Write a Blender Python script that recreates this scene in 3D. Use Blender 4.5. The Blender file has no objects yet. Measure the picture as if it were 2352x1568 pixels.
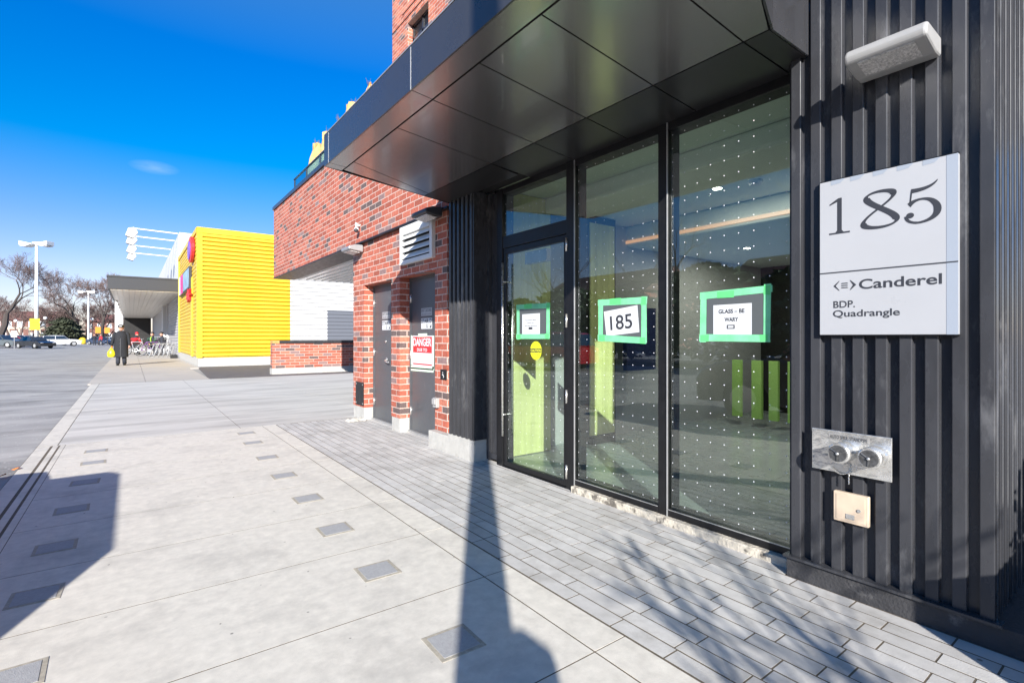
import bpy, bmesh, math, random
from mathutils import Vector, Matrix
random.seed(7)
S = bpy.context.scene
COL = S.collection
R = math.radians

# ---------------------------------------------------------------- camera
YAW = 0.64
cam_d = bpy.data.cameras.new('camera')
cam = bpy.data.objects.new('camera', cam_d); COL.objects.link(cam)
cam.location = (0, 0, 1.35); cam.rotation_euler = (math.pi / 2, 0, -YAW)
cam_d.sensor_width = 36; cam_d.lens = 17.985; cam_d.shift_y = -10 / 2352
cam_d.clip_start = 0.05; cam_d.clip_end = 3000
S.camera = cam
# ---------------------------------------------------------------- sky, sun, exposure
SUN = Vector((-0.542, -0.840, 0.407)).normalized()      # towards the sun
W = bpy.data.worlds.new('World'); S.world = W; W.use_nodes = True
nt = W.node_tree; bg = nt.nodes['Background']
sky = nt.nodes.new('ShaderNodeTexSky'); sky.sky_type = 'NISHITA'; sky.sun_disc = False
sky.sun_elevation = math.asin(SUN.z); sky.sun_rotation = math.atan2(SUN.x, SUN.y)
sky.air_density = 1.0; sky.dust_density = 0.35; sky.ozone_density = 3.0; sky.altitude = 100
# grade the clear sky by height: pale above the horizon, deep blue higher up, whitened overhead to neutralise ambient light
wtc = nt.nodes.new('ShaderNodeTexCoord'); wsx = nt.nodes.new('ShaderNodeSeparateXYZ'); nt.links.new(wtc.outputs['Generated'], wsx.inputs[0])
wcr = nt.nodes.new('ShaderNodeValToRGB'); nt.links.new(wsx.outputs[2], wcr.inputs[0])
we = wcr.color_ramp.elements; we[0].position = 0; we[0].color = (.72, .62, .70, 1); we[1].position = 1; we[1].color = (.75, .72, .80, 1)
for pos, c in ((.10, (.62, .56, .70)), (.18, (.36, .50, .74)), (.29, (.0, .47, .80)), (.44, (.0, .43, .90)), (.58, (.25, .62, .9)), (.75, (.75, .75, .85))):
    e_ = we.new(pos); e_.color = (*c, 1)
wmx = nt.nodes.new('ShaderNodeMix'); wmx.data_type = 'RGBA'; wmx.blend_type = 'MULTIPLY'; wmx.inputs[0].default_value = 1
nt.links.new(sky.outputs[0], wmx.inputs[6]); nt.links.new(wcr.outputs[0], wmx.inputs[7]); 
# one thin wisp of cloud, at its own place in the sky
wvd = nt.nodes.new('ShaderNodeVectorMath'); wvd.operation = 'SUBTRACT'; wvd.inputs[1].default_value = (.029, .965, .262); nt.links.new(wtc.outputs['Generated'], wvd.inputs[0])
wvs = nt.nodes.new('ShaderNodeVectorMath'); wvs.operation = 'MULTIPLY'; wvs.inputs[1].default_value = (1, 1, 3.2); nt.links.new(wvd.outputs[0], wvs.inputs[0])
wvl = nt.nodes.new('ShaderNodeVectorMath'); wvl.operation = 'LENGTH'; nt.links.new(wvs.outputs[0], wvl.inputs[0])
wmr = nt.nodes.new('ShaderNodeMapRange'); wmr.inputs[1].default_value = .0; wmr.inputs[2].default_value = .034; wmr.inputs[3].default_value = 1; wmr.inputs[4].default_value = 0; nt.links.new(wvl.outputs['Value'], wmr.inputs[0])
wnm = nt.nodes.new('ShaderNodeMapping'); wnm.inputs['Scale'].default_value = (30, 30, 130); nt.links.new(wtc.outputs['Generated'], wnm.inputs[0])
wnz = nt.nodes.new('ShaderNodeTexNoise'); wnz.inputs['Detail'].default_value = 6; wnz.inputs['Scale'].default_value = 1; nt.links.new(wnm.outputs[0], wnz.inputs[0])
wm2 = nt.nodes.new('ShaderNodeMath'); wm2.operation = 'MULTIPLY'; nt.links.new(wmr.outputs[0], wm2.inputs[0]); nt.links.new(wnz.outputs[0], wm2.inputs[1])
wm3 = nt.nodes.new('ShaderNodeMath'); wm3.operation = 'MULTIPLY'; wm3.inputs[1].default_value = .36; nt.links.new(wm2.outputs[0], wm3.inputs[0])
wmc = nt.nodes.new('ShaderNodeMix'); wmc.data_type = 'RGBA'; nt.links.new(wm3.outputs[0], wmc.inputs[0]); nt.links.new(wmx.outputs[2], wmc.inputs[6]); wmc.inputs[7].default_value = (4.5, 5, 5.6, 1)
nt.links.new(wmc.outputs[2], bg.inputs[0])
bg.inputs[1].default_value = 0.12
sd = bpy.data.lights.new('sun', 'SUN'); sd.energy = 5.0; sd.angle = R(0.5); sd.color = (1, .955, .89)
so = bpy.data.objects.new('sun', sd); COL.objects.link(so)
so.rotation_euler = SUN.to_track_quat('Z', 'Y').to_euler(); so.location = (-10, -15, 20)
S.view_settings.view_transform = 'Standard'; S.view_settings.look = 'None'
S.view_settings.exposure = 1.0; S.view_settings.gamma = 1
S.cycles.max_bounces = 10; S.cycles.transparent_max_bounces = 16
S.cycles.caustics_reflective = False; S.cycles.caustics_refractive = False

# ---------------------------------------------------------------- pixel helper (2352-wide photo pixels)
sY, cY = math.sin(YAW), math.cos(YAW)
def at(px, d, z=0.0):
    t = (px - 1176) / 1175
    return Vector((d * (sY + cY * t), d * (cY - sY * t), z))

# ---------------------------------------------------------------- mesh builder
class MB:
    def __init__(s): s.v = []; s.f = []
    def add(s, vs, fs):
        n = len(s.v); s.v += [tuple(p) for p in vs]; s.f += [tuple(i + n for i in f) for f in fs]; return s
    def box(s, x0, x1, y0, y1, z0, z1, M=None):
        if x0 > x1: x0, x1 = x1, x0
        if y0 > y1: y0, y1 = y1, y0
        if z0 > z1: z0, z1 = z1, z0
        vs = [Vector(p) for p in ((x0,y0,z0),(x1,y0,z0),(x1,y1,z0),(x0,y1,z0),(x0,y0,z1),(x1,y0,z1),(x1,y1,z1),(x0,y1,z1))]
        if M: vs = [M @ p for p in vs]
        return s.add(vs, [(0,3,2,1),(4,5,6,7),(0,1,5,4),(1,2,6,5),(2,3,7,6),(3,0,4,7)])
    def prism(s, pts, d):           # pts: planar 3D loop, extruded by vector d
        n = len(pts); P = [Vector(p) for p in pts]; d = Vector(d); Q = [p + d for p in P]
        nrm = Vector((0, 0, 0))
        for i in range(n): nrm += P[i].cross(P[(i + 1) % n])
        if nrm.dot(d) > 0: P.reverse(); Q.reverse()
        return s.add(P + Q, [tuple(range(n)), tuple(range(2*n-1, n-1, -1))] + [(i, n+i, n+(i+1) % n, (i+1) % n) for i in range(n)])
    def sheet(s, prof, d, flip=False):   # open profile extruded by d, single skin
        n = len(prof); P = [Vector(p) for p in prof]; Q = [p + Vector(d) for p in P]
        fs = [(i, i+1, n+i+1, n+i) for i in range(n-1)]
        if flip: fs = [f[::-1] for f in fs]
        return s.add(P + Q, fs)
    def cyl(s, a, b, r0, r1=None, n=10, cap=True):
        a = Vector(a); b = Vector(b); r1 = r0 if r1 is None else r1
        z = (b - a)
        if z.length < 1e-6: return s
        z.normalize(); x = z.orthogonal().normalized(); y = z.cross(x)
        vs = []
        for c, r in ((a, r0), (b, r1)):
            for i in range(n):
                t = 2*math.pi*i/n; vs.append(c + x*(r*math.cos(t)) + y*(r*math.sin(t)))
        fs = [(i, (i+1) % n, n+(i+1) % n, n+i) for i in range(n)]
        if cap: fs += [tuple(range(n-1, -1, -1)), tuple(range(n, 2*n))]
        return s.add(vs, fs)
    def tube(s, path, r, n=8):
        P = [Vector(p) for p in path]; m = len(P); vs = []
        x = None
        for i in range(m):
            t = (P[min(i+1, m-1)] - P[max(i-1, 0)]).normalized()
            if x is None: x = t.orthogonal().normalized()
            else: x = (x - t * x.dot(t)); x = x.normalized() if x.length > 1e-6 else t.orthogonal().normalized()
            y = t.cross(x); rr = r[i] if isinstance(r, (list, tuple)) else r
            for k in range(n):
                a = 2*math.pi*k/n; vs.append(P[i] + x*(rr*math.cos(a)) + y*(rr*math.sin(a)))
        fs = [(i*n+k, i*n+(k+1) % n, (i+1)*n+(k+1) % n, (i+1)*n+k) for i in range(m-1) for k in range(n)]
        fs += [tuple(range(n-1, -1, -1)), tuple(range((m-1)*n, m*n))]
        return s.add(vs, fs)
    def lathe(s, prof, c=(0,0,0), n=16, M=None):      # prof: (r, z)
        vs = []
        for r, z in prof:
            for k in range(n):
                a = 2*math.pi*k/n; p = Vector((r*math.cos(a), r*math.sin(a), z))
                if M: p = M @ p
                vs.append(p + Vector(c))
        m = len(prof)
        fs = [(i*n+k, i*n+(k+1) % n, (i+1)*n+(k+1) % n, (i+1)*n+k) for i in range(m-1) for k in range(n)]
        fs += [tuple(range(n-1, -1, -1)), tuple(range((m-1)*n, m*n))]
        return s.add(vs, fs)
    def ball(s, c, rx, ry=None, rz=None, n=12, m=8):
        ry = rx if ry is None else ry; rz = rx if rz is None else rz
        vs = []; fs = []
        for i in range(1, m):
            p = math.pi*i/m
            for k in range(n):
                a = 2*math.pi*k/n
                vs.append((c[0]+rx*math.sin(p)*math.cos(a), c[1]+ry*math.sin(p)*math.sin(a), c[2]-rz*math.cos(p)))
        b = len(vs); vs += [(c[0], c[1], c[2]-rz), (c[0], c[1], c[2]+rz)]
        for i in range(m-2):
            for k in range(n): fs.append((i*n+k, i*n+(k+1) % n, (i+1)*n+(k+1) % n, (i+1)*n+k))
        for k in range(n):
            fs.append((b, (k+1) % n, k)); fs.append((b+1, (m-2)*n+k, (m-2)*n+(k+1) % n))
        return s.add(vs, fs)
    def quadf(s, *p): return s.add(p, [tuple(range(len(p)))])
    def build(s, name, mat, parent=None, smooth=False, bevel=0, loc=None, rz=0, seg=2):
        me = bpy.data.meshes.new(name); me.from_pydata(s.v, [], s.f); me.update()
        me.materials.append(mat)
        if smooth:
            for p in me.polygons: p.use_smooth = True
        o = bpy.data.objects.new(name, me); COL.objects.link(o)
        if parent: o.parent = parent
        if loc is not None: o.location = loc
        if rz: o.rotation_euler = (0, 0, rz)
        if bevel:
            b = o.modifiers.new('bevel', 'BEVEL'); b.width = bevel; b.segments = seg; b.limit_method = 'ANGLE'; b.angle_limit = R(40)
        return o

def tag(o, label=None, cat=None, group=None, kind=None):
    if label: o['label'] = label
    if cat: o['category'] = cat
    if group: o['group'] = group
    if kind: o['kind'] = kind
    return o
def thing(name, label, cat, loc=(0, 0, 0), rz=0, group=None):
    o = bpy.data.objects.new(name, None); COL.objects.link(o); o.empty_display_size = .2
    o.location = loc; o.rotation_euler = (0, 0, rz)
    return tag(o, label, cat, group)
def copy_tree(o, parent=None):
    c = o.copy(); COL.objects.link(c); c.parent = parent
    for ch in [k for k in bpy.data.objects if k.parent == o]: copy_tree(ch, c)
    return c

# ---------------------------------------------------------------- materials
def mat(name, col, rough=.6, metal=0, spec=.5, var=0, vscale=8, bump=0, bscale=60, coat=0, island=0, stretch=None, dirt=None, specks=None):
    m = bpy.data.materials.new(name); m.use_nodes = True; n = m.node_tree; p = n.nodes['Principled BSDF']
    L = n.links
    p.inputs['Roughness'].default_value = rough; p.inputs['Metallic'].default_value = metal
    p.inputs['Specular IOR Level'].default_value = spec; p.inputs['Coat Weight'].default_value = coat
    p.inputs['Base Color'].default_value = (*col, 1)
    if var or bump or island or dirt or specks:
        tc = n.nodes.new('ShaderNodeTexCoord'); mp = n.nodes.new('ShaderNodeMapping'); L.new(tc.outputs['Object'], mp.inputs[0])
        if stretch: mp.inputs['Scale'].default_value = stretch
    cur = None
    if var:
        nz = n.nodes.new('ShaderNodeTexNoise'); nz.inputs['Scale'].default_value = vscale; nz.inputs['Detail'].default_value = 8
        nz.inputs['Roughness'].default_value = .65
        L.new(mp.outputs[0], nz.inputs[0])
        mr = n.nodes.new('ShaderNodeMapRange'); mr.inputs[1].default_value = .3; mr.inputs[2].default_value = .7
        mr.inputs[3].default_value = 1 - var; mr.inputs[4].default_value = 1 + var; L.new(nz.outputs[0], mr.inputs[0])
        mx = n.nodes.new('ShaderNodeMix'); mx.data_type = 'RGBA'; mx.blend_type = 'MULTIPLY'; mx.inputs[0].default_value = 1
        mx.inputs[6].default_value = (*col, 1); L.new(mr.outputs[0], mx.inputs[7]); cur = mx.outputs[2]
        rr = n.nodes.new('ShaderNodeMapRange'); rr.inputs[1].default_value = .3; rr.inputs[2].default_value = .7
        rr.inputs[3].default_value = max(0, rough - .1); rr.inputs[4].default_value = min(1, rough + .1)
        L.new(nz.outputs[0], rr.inputs[0]); L.new(rr.outputs[0], p.inputs['Roughness'])
    if island:
        g = n.nodes.new('ShaderNodeNewGeometry'); mr = n.nodes.new('ShaderNodeMapRange')
        mr.inputs[3].default_value = 1 - island; mr.inputs[4].default_value = 1 + island
        L.new(g.outputs['Random Per Island'], mr.inputs[0])
        mx = n.nodes.new('ShaderNodeMix'); mx.data_type = 'RGBA'; mx.blend_type = 'MULTIPLY'; mx.inputs[0].default_value = 1
        if cur: L.new(cur, mx.inputs[6])
        else: mx.inputs[6].default_value = (*col, 1)
        L.new(mr.outputs[0], mx.inputs[7]); cur = mx.outputs[2]
    if dirt:      # (colour, scale, low, high, amount): patches with a shape of their own
        nz2 = n.nodes.new('ShaderNodeTexNoise'); nz2.inputs['Scale'].default_value = dirt[1]; nz2.inputs['Detail'].default_value = 12
        nz2.inputs['Roughness'].default_value = .7
        L.new(mp.outputs[0], nz2.inputs[0])
        mr = n.nodes.new('ShaderNodeMapRange'); mr.inputs[1].default_value = dirt[2]; mr.inputs[2].default_value = dirt[3]
        mr.inputs[4].default_value = dirt[4]; L.new(nz2.outputs[0], mr.inputs[0])
        mx = n.nodes.new('ShaderNodeMix'); mx.data_type = 'RGBA'; L.new(mr.outputs[0], mx.inputs[0])
        if cur: L.new(cur, mx.inputs[6])
        else: mx.inputs[6].default_value = (*col, 1)
        mx.inputs[7].default_value = (*dirt[0], 1); cur = mx.outputs[2]
    if specks:    # (colour, cells per metre, spot radius in cells, share of cells)
        vo = n.nodes.new('ShaderNodeTexVoronoi'); vo.inputs['Scale'].default_value = specks[1]; L.new(tc.outputs['Object'], vo.inputs['Vector'])
        c1 = n.nodes.new('ShaderNodeMath'); c1.operation = 'LESS_THAN'; c1.inputs[1].default_value = specks[2]; L.new(vo.outputs['Distance'], c1.inputs[0])
        sc = n.nodes.new('ShaderNodeSeparateColor'); L.new(vo.outputs['Color'], sc.inputs[0])
        c2 = n.nodes.new('ShaderNodeMath'); c2.operation = 'LESS_THAN'; c2.inputs[1].default_value = specks[3]; L.new(sc.outputs[0], c2.inputs[0])
        c3 = n.nodes.new('ShaderNodeMath'); c3.operation = 'MULTIPLY'; L.new(c1.outputs[0], c3.inputs[0]); L.new(c2.outputs[0], c3.inputs[1])
        c4 = n.nodes.new('ShaderNodeMath'); c4.operation = 'MULTIPLY'; L.new(c3.outputs[0], c4.inputs[0]); L.new(sc.outputs[1], c4.inputs[1])
        mx = n.nodes.new('ShaderNodeMix'); mx.data_type = 'RGBA'; L.new(c4.outputs[0], mx.inputs[0])
        if cur: L.new(cur, mx.inputs[6])
        else: mx.inputs[6].default_value = (*col, 1)
        mx.inputs[7].default_value = (*specks[0], 1); cur = mx.outputs[2]
    if cur: L.new(cur, p.inputs['Base Color'])
    if bump:
        nb = n.nodes.new('ShaderNodeTexNoise'); nb.inputs['Scale'].default_value = bscale; nb.inputs['Detail'].default_value = 6
        L.new(mp.outputs[0], nb.inputs[0])
        b = n.nodes.new('ShaderNodeBump'); b.inputs['Strength'].default_value = bump; b.inputs['Distance'].default_value = .01
        L.new(nb.outputs[0], b.inputs['Height']); L.new(b.outputs[0], p.inputs['Normal'])
    return m

def brick_mat(name, red=(.37, .098, .06), mortar=(.56, .43, .37), bw=.245, rh=.085, hi=(.46, .135, .085), dark=(.12, .085, .08)):
    m = bpy.data.materials.new(name); m.use_nodes = True; n = m.node_tree; L = n.links; p = n.nodes['Principled BSDF']
    tc = n.nodes.new('ShaderNodeTexCoord'); sx = n.nodes.new('ShaderNodeSeparateXYZ'); L.new(tc.outputs['Object'], sx.inputs[0])
    ad = n.nodes.new('ShaderNodeMath'); L.new(sx.outputs[0], ad.inputs[0]); L.new(sx.outputs[1], ad.inputs[1])
    cb = n.nodes.new('ShaderNodeCombineXYZ'); L.new(ad.outputs[0], cb.inputs[0]); L.new(sx.outputs[2], cb.inputs[1])
    bt = n.nodes.new('ShaderNodeTexBrick'); L.new(cb.outputs[0], bt.inputs['Vector'])
    bt.inputs['Color1'].default_value = (0, 0, 0, 1); bt.inputs['Color2'].default_value = (1, 1, 1, 1); bt.inputs['Mortar'].default_value = (.5, .5, .5, 1)
    bt.inputs['Scale'].default_value = 1; bt.inputs['Mortar Size'].default_value = .0065; bt.inputs['Mortar Smooth'].default_value = .15
    bt.inputs['Brick Width'].default_value = bw; bt.inputs['Row Height'].default_value = rh; bt.offset = .5
    cr = n.nodes.new('ShaderNodeValToRGB'); L.new(bt.outputs['Color'], cr.inputs[0]); cr.color_ramp.interpolation = 'CONSTANT'
    E = cr.color_ramp.elements
    E[0].position = 0; E[0].color = (*dark, 1); E[1].position = .07; E[1].color = (*red, 1)
    for pos, c in ((.3, tuple(x*.85 for x in red)), (.5, hi), (.68, tuple(x*1.15 for x in red)), (.82, (hi[0]*.95, hi[1]*1.12, hi[2]*1.15)), (.94, (dark[0]*2.0, dark[1]*1.8, dark[2]*1.8))):
        e = E.new(pos); e.color = (*c, 1)
    nz = n.nodes.new('ShaderNodeTexNoise'); nz.inputs['Scale'].default_value = 30; nz.inputs['Detail'].default_value = 8; L.new(tc.outputs['Object'], nz.inputs[0])
    mr = n.nodes.new('ShaderNodeMapRange'); mr.inputs[1].default_value = .3; mr.inputs[2].default_value = .7; mr.inputs[3].default_value = .78; mr.inputs[4].default_value = 1.22; L.new(nz.outputs[0], mr.inputs[0])
    mx = n.nodes.new('ShaderNodeMix'); mx.data_type = 'RGBA'; L.new(bt.outputs['Fac'], mx.inputs[0]); L.new(cr.outputs[0], mx.inputs[6]); mx.inputs[7].default_value = (*mortar, 1)
    m2 = n.nodes.new('ShaderNodeMix'); m2.data_type = 'RGBA'; m2.blend_type = 'MULTIPLY'; m2.inputs[0].default_value = 1; L.new(mx.outputs[2], m2.inputs[6]); L.new(mr.outputs[0], m2.inputs[7])
    L.new(m2.outputs[2], p.inputs['Base Color']); p.inputs['Roughness'].default_value = .85
    iv = n.nodes.new('ShaderNodeMath'); iv.operation = 'MULTIPLY_ADD'; iv.inputs[1].default_value = -1; L.new(bt.outputs['Fac'], iv.inputs[0])
    L.new(nz.outputs[0], iv.inputs[2])
    b = n.nodes.new('ShaderNodeBump'); b.inputs['Strength'].default_value = .5; b.inputs['Distance'].default_value = .006; L.new(iv.outputs[0], b.inputs['Height']); L.new(b.outputs[0], p.inputs['Normal'])
    return m

def glass_mat(name, tint=(.87, .93, .895), ior=1.9, rough=0.0):
    m = bpy.data.materials.new(name); m.use_nodes = True; n = m.node_tree; L = n.links
    n.nodes.remove(n.nodes['Principled BSDF']); out = n.nodes['Material Output']
    tr = n.nodes.new('ShaderNodeBsdfTransparent'); tr.inputs[0].default_value = (*tint, 1)
    gl = n.nodes.new('ShaderNodeBsdfGlossy'); gl.inputs['Roughness'].default_value = rough; gl.inputs[0].default_value = (.9, .93, .95, 1)
    fr = n.nodes.new('ShaderNodeFresnel'); gm = n.nodes.new('ShaderNodeNewGeometry'); mb = n.nodes.new('ShaderNodeMix'); mb.data_type = 'FLOAT'
    mb.inputs[2].default_value = ior; mb.inputs[3].default_value = 1/ior; L.new(gm.outputs['Backfacing'], mb.inputs[0]); L.new(mb.outputs[0], fr.inputs['IOR'])
    mx = n.nodes.new('ShaderNodeMixShader'); L.new(fr.outputs[0], mx.inputs[0]); L.new(tr.outputs[0], mx.inputs[1]); L.new(gl.outputs[0], mx.inputs[2])
    L.new(mx.outputs[0], out.inputs[0]); return m

def emit_mat(name, col, s):
    m = bpy.data.materials.new(name); m.use_nodes = True; p = m.node_tree.nodes['Principled BSDF']
    p.inputs['Emission Color'].default_value = (*col, 1); p.inputs['Emission Strength'].default_value = s; return m

M = {}
M['concrete'] = mat('concrete', (.61, .575, .505), .85, var=.12, vscale=14, bump=.14, bscale=260, dirt=((.30, .285, .26), 1.6, .50, .72, .55), specks=((.10, .09, .08), 9, .06, .45))
M['concrete_drive'] = mat('concrete_drive', (.55, .53, .49), .85, var=.10, vscale=2, bump=.25, bscale=90, stretch=(.35, 2.2, 1), dirt=((.27, .255, .235), .8, .47, .64, .6), specks=((.10, .09, .08), 3, .05, .3))  # second colour makes darker streaks drawn out along X
M['concrete_store'] = mat('concrete_store', (.47, .43, .38), .85, var=.1, vscale=.8, bump=.2, bscale=40, dirt=((.30, .28, .26), .4, .5, .75, .6))
M['concrete_base'] = mat('concrete_base', (.44, .43, .40), .85, var=.12, vscale=9, bump=.4, bscale=50, dirt=((.28, .26, .22), 6, .55, .7, .6))
M['curb_dirty'] = mat('curb_dirty', (.56, .51, .42), .9, var=.2, vscale=20, bump=.8, bscale=60, dirt=((.07, .06, .05), 9, .52, .62, .85))
M['asphalt'] = mat('asphalt', (.36, .35, .335), .88, var=.22, vscale=1.6, bump=.6, bscale=120, stretch=(.4, 1, 1), dirt=((.17, .165, .16), .9, .48, .66, .85), specks=((.60, .60, .58), 22, .22, .25))
M['asphalt_dark'] = mat('asphalt_dark', (.12, .11, .11), .9, var=.25, vscale=3, bump=.6, bscale=90)
M['joint'] = mat('joint', (.11, .088, .062), .95, var=.3, vscale=15)
M['paver'] = mat('paver', (.50, .485, .46), .85, var=.10, vscale=12, bump=.2, bscale=160, island=.10, dirt=((.25, .235, .21), 2.5, .50, .70, .6), specks=((.12, .10, .08), 5, .05, .3))
M['insert'] = mat('insert', (.35, .35, .35), .8, var=.12, vscale=60, bump=.3, bscale=200)
M['grout'] = mat('grout', (.37, .335, .27), .9, var=.25, vscale=40)
M['brick'] = brick_mat('brick')
M['brick_tower'] = brick_mat('brick_tower', (.44, .125, .075), hi=(.54, .18, .105), bw=.215, rh=.078)
M['brick_low'] = brick_mat('brick_low', bw=.34, rh=.105)
M['clad'] = mat('clad', (.043, .044, .049), .27, 0, .28, var=.2, vscale=5, stretch=(1, 1, .35), dirt=((.17, .17, .175), 4, .56, .74, .75), bump=.05, bscale=15)
M['canopy'] = mat('canopy', (.050, .050, .054), .30, .2, var=.05, vscale=2, coat=.25)
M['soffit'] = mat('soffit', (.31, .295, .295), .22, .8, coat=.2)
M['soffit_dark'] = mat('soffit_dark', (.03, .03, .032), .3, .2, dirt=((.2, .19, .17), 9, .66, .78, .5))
M['black'] = mat('black', (.009, .009, .010), .42, 0, .4, var=.25, vscale=14, dirt=((.13, .125, .12), 25, .62, .78, .35))
M['void'] = mat('void', (.006, .006, .006), .8)
M['plinth'] = mat('plinth', (.035, .035, .038), .75, var=.25, vscale=9, bump=.5, bscale=70, dirt=((.16, .155, .15), 10, .56, .72, .8))
M['glass'] = glass_mat('glass')
M['rail_glass'] = glass_mat('rail_glass', (.55, .8, .85), 1.5)
M['win_glass'] = mat('win_glass', (.28, .32, .37), .05, 0, 1.0, coat=1)  # pale blue-grey base stands in for sky reflected in the panes
M['white'] = mat('white', (.80, .80, .78), .5)
M['offwhite'] = mat('offwhite', (.70, .70, .68), .5, var=.04)
M['grey_metal'] = mat('grey_metal', (.42, .42, .42), .4, .5, var=.08, vscale=10)
M['lamp_grey'] = mat('lamp_grey', (.40, .395, .385), .4, .2, var=.04, vscale=10)
M['lens'] = mat('lens', (.62, .60, .58), .25, 0, var=.5, vscale=90, bump=1, bscale=150)
M['steel_door'] = mat('steel_door', (.080, .084, .092), .42, 0, var=.14, vscale=5, dirt=((.16, .165, .17), 7, .6, .75, .5))
M['jamb'] = mat('jamb', (.42, .13, .05), .6)
M['chrome'] = mat('chrome', (.72, .71, .68), .20, .75, var=.15, vscale=20, bump=.35, bscale=22)
M['brushed'] = mat('brushed', (.72, .70, .66), .28, .8, var=.1, vscale=30)
M['tan_metal'] = mat('tan_metal', (.58, .46, .34), .6, 0, var=.06, vscale=20)
M['sign_face'] = mat('sign_face', (.405, .41, .425), .35, coat=.2, var=.015, vscale=3)
M['sign_shade'] = mat('sign_shade', (.31, .345, .40), .4)  # shaded copy of the sign face colour
M['ink'] = mat('ink', (.035, .037, .045), .5)
M['paper'] = mat('paper', (.62, .635, .65), .6, var=.03, vscale=9)
M['sleeve'] = mat('sleeve', (.10, .11, .115), .25, coat=.4)
M['tape'] = mat('tape', (.20, .66, .33), .6, var=.22, vscale=7)
M['tape_dark'] = mat('tape_dark', (.12, .66, .20), .6, var=.1, vscale=9)
M['dots'] = mat('dots', (.85, .87, .9), .5)
M['red'] = mat('red', (.62, .03, .035), .5)
M['yel_stick'] = mat('yel_stick', (.85, .85, .02), .5)
M['yellow'] = mat('yellow', (.70, .48, .03), .42, 0, var=.03, vscale=1)
M['siding'] = mat('siding', (.60, .60, .60), .45)
M['siding_grey'] = mat('siding_grey', (.42, .42, .43), .5, var=.06, vscale=1)
M['passage'] = mat('passage', (.72, .72, .72), .22, .35)
M['fascia_grey'] = mat('fascia_grey', (.040, .042, .047), .45)
M['soffit_store'] = mat('soffit_store', (.68, .64, .58), .35)
M['wood'] = mat('wood', (.66, .68, .30), .5, var=.18, vscale=3, stretch=(3, 3, .25))
M['wood_orange'] = mat('wood_orange', (.52, .30, .10), .45, var=.15, vscale=3, stretch=(3, 3, .3))
M['floor'] = mat('floor', (.27, .30, .29), .25, var=.06, vscale=2)
M['ceil'] = mat('ceil', (.80, .86, .81), .7)
M['dark_wall'] = mat('dark_wall', (.010, .009, .009), .5, var=.15, vscale=2)
M['burlap'] = mat('burlap', (.56, .36, .14), .95, var=.25, vscale=9, bump=1, bscale=30)
M['tyre'] = mat('tyre', (.02, .02, .02), .8)
M['car_glass'] = mat('car_glass', (.02, .025, .03), .06, 0, 1, coat=1)
M['bark'] = mat('bark', (.060, .048, .042), .9, var=.3, vscale=6)
M['bark_grey'] = mat('bark_grey', (.115, .095, .085), .9, var=.3, vscale=6)
M['twig'] = mat('twig', (.15, .105, .095), .9, var=.3, vscale=1)
M['pine'] = mat('pine', (.042, .050, .026), .8, island=.5)
M['leaf'] = mat('leaf', (.045, .075, .03), .7, island=.5)
M['grass'] = mat('grass', (.13, .15, .05), .9, var=.3, vscale=1)
M['roof'] = mat('roof', (.15, .065, .055), .8, var=.25, vscale=3)
M['stone'] = mat('stone', (.50, .44, .36), .85, var=.15, vscale=2)
M['skin'] = mat('skin', (.58, .31, .22), .5)
M['coat_cloth'] = mat('coat_cloth', (.013, .014, .018), .85, var=.2, vscale=5)
M['hair'] = mat('hair', (.03, .025, .02), .6)
M['shoe'] = mat('shoe', (.012, .011, .010), .4)
M['trouser'] = mat('trouser', (.028, .032, .045), .85)
M['bag_yellow'] = mat('bag_yellow', (.85, .75, .02), .35)
M['orange'] = mat('orange', (.75, .22, .02), .6)
M['jacket_red'] = mat('jacket_red', (.55, .02, .03), .6)
M['jacket_green'] = mat('jacket_green', (.02, .06, .04), .6)
M['hivis'] = mat('hivis', (.45, .80, .05), .5)
M['tube_metal'] = mat('tube_metal', (.66, .66, .65), .3, .7)
M['purple'] = mat('purple', (.20, .08, .55), .4)
M['pink'] = mat('pink', (.75, .06, .30), .4)
M['wood_pole'] = mat('wood_pole', (.16, .11, .08), .9, var=.2, vscale=8)
M['shadow_caster'] = mat('shadow_caster', (.30, .29, .27), .85, var=.1)
M['cloth_rag'] = mat('cloth_rag', (.62, .58, .50), .9, var=.2, vscale=30)
def paint(name, c): return mat('paint_' + name, c, .25, .2, .6, coat=.8)

# ================================================================ SETTING
def struct(o): o['kind'] = 'structure'; return o
JY = [-3.4, -2.55, -1.72, -.9, -.1, .7, 1.55, 2.408, 3.2, 4.0, 4.88, 5.76, 6.64, 7.55, 8.50]
g = MB(); g.quadf((-900, -600, -.045), (900, -600, -.045), (900, 1500, -.045), (-900, 1500, -.045)); struct(g.build('parking_lot', M['asphalt']))
g = MB(); g.box(-.93, 3.3, -3.4, 19.1, -.6, -.0006); struct(g.build('sidewalk_bed', M['joint']))
g = MB()
for a, b in zip(JY[:-1], JY[1:]):
    g.box(-.655, 1.594, a + .0035, b - .0035, -.03, 0)
struct(g.build('sidewalk', M['concrete']))
g = MB()       # kerb strip with two sealed grooves
g.box(-.925, -.80, -3.4, 8.494, -.05, 0); g.box(-.775, -.725, -3.4, 8.494, -.03, 0); g.box(-.705, -.660, -3.4, 8.494, -.03, 0)
for a, b in ((8.506, 12.4), (12.41, 17.2), (17.21, 19.0)): g.box(-.925, -.74, a, b, -.05, .001)
struct(g.build('kerb_strip', M['concrete']))
g = MB()       # border band beside the pavers
for a, b in zip(JY[:-1], JY[1:]): g.box(1.602, 1.786, a + .0035, b - .0035, -.03, .001)
struct(g.build('border_band', M['concrete']))
g = MB()       # long pavers, running bond of uneven offsets
x = 1.796; rows = 12; w = (2.98 - 1.796) / rows
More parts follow.
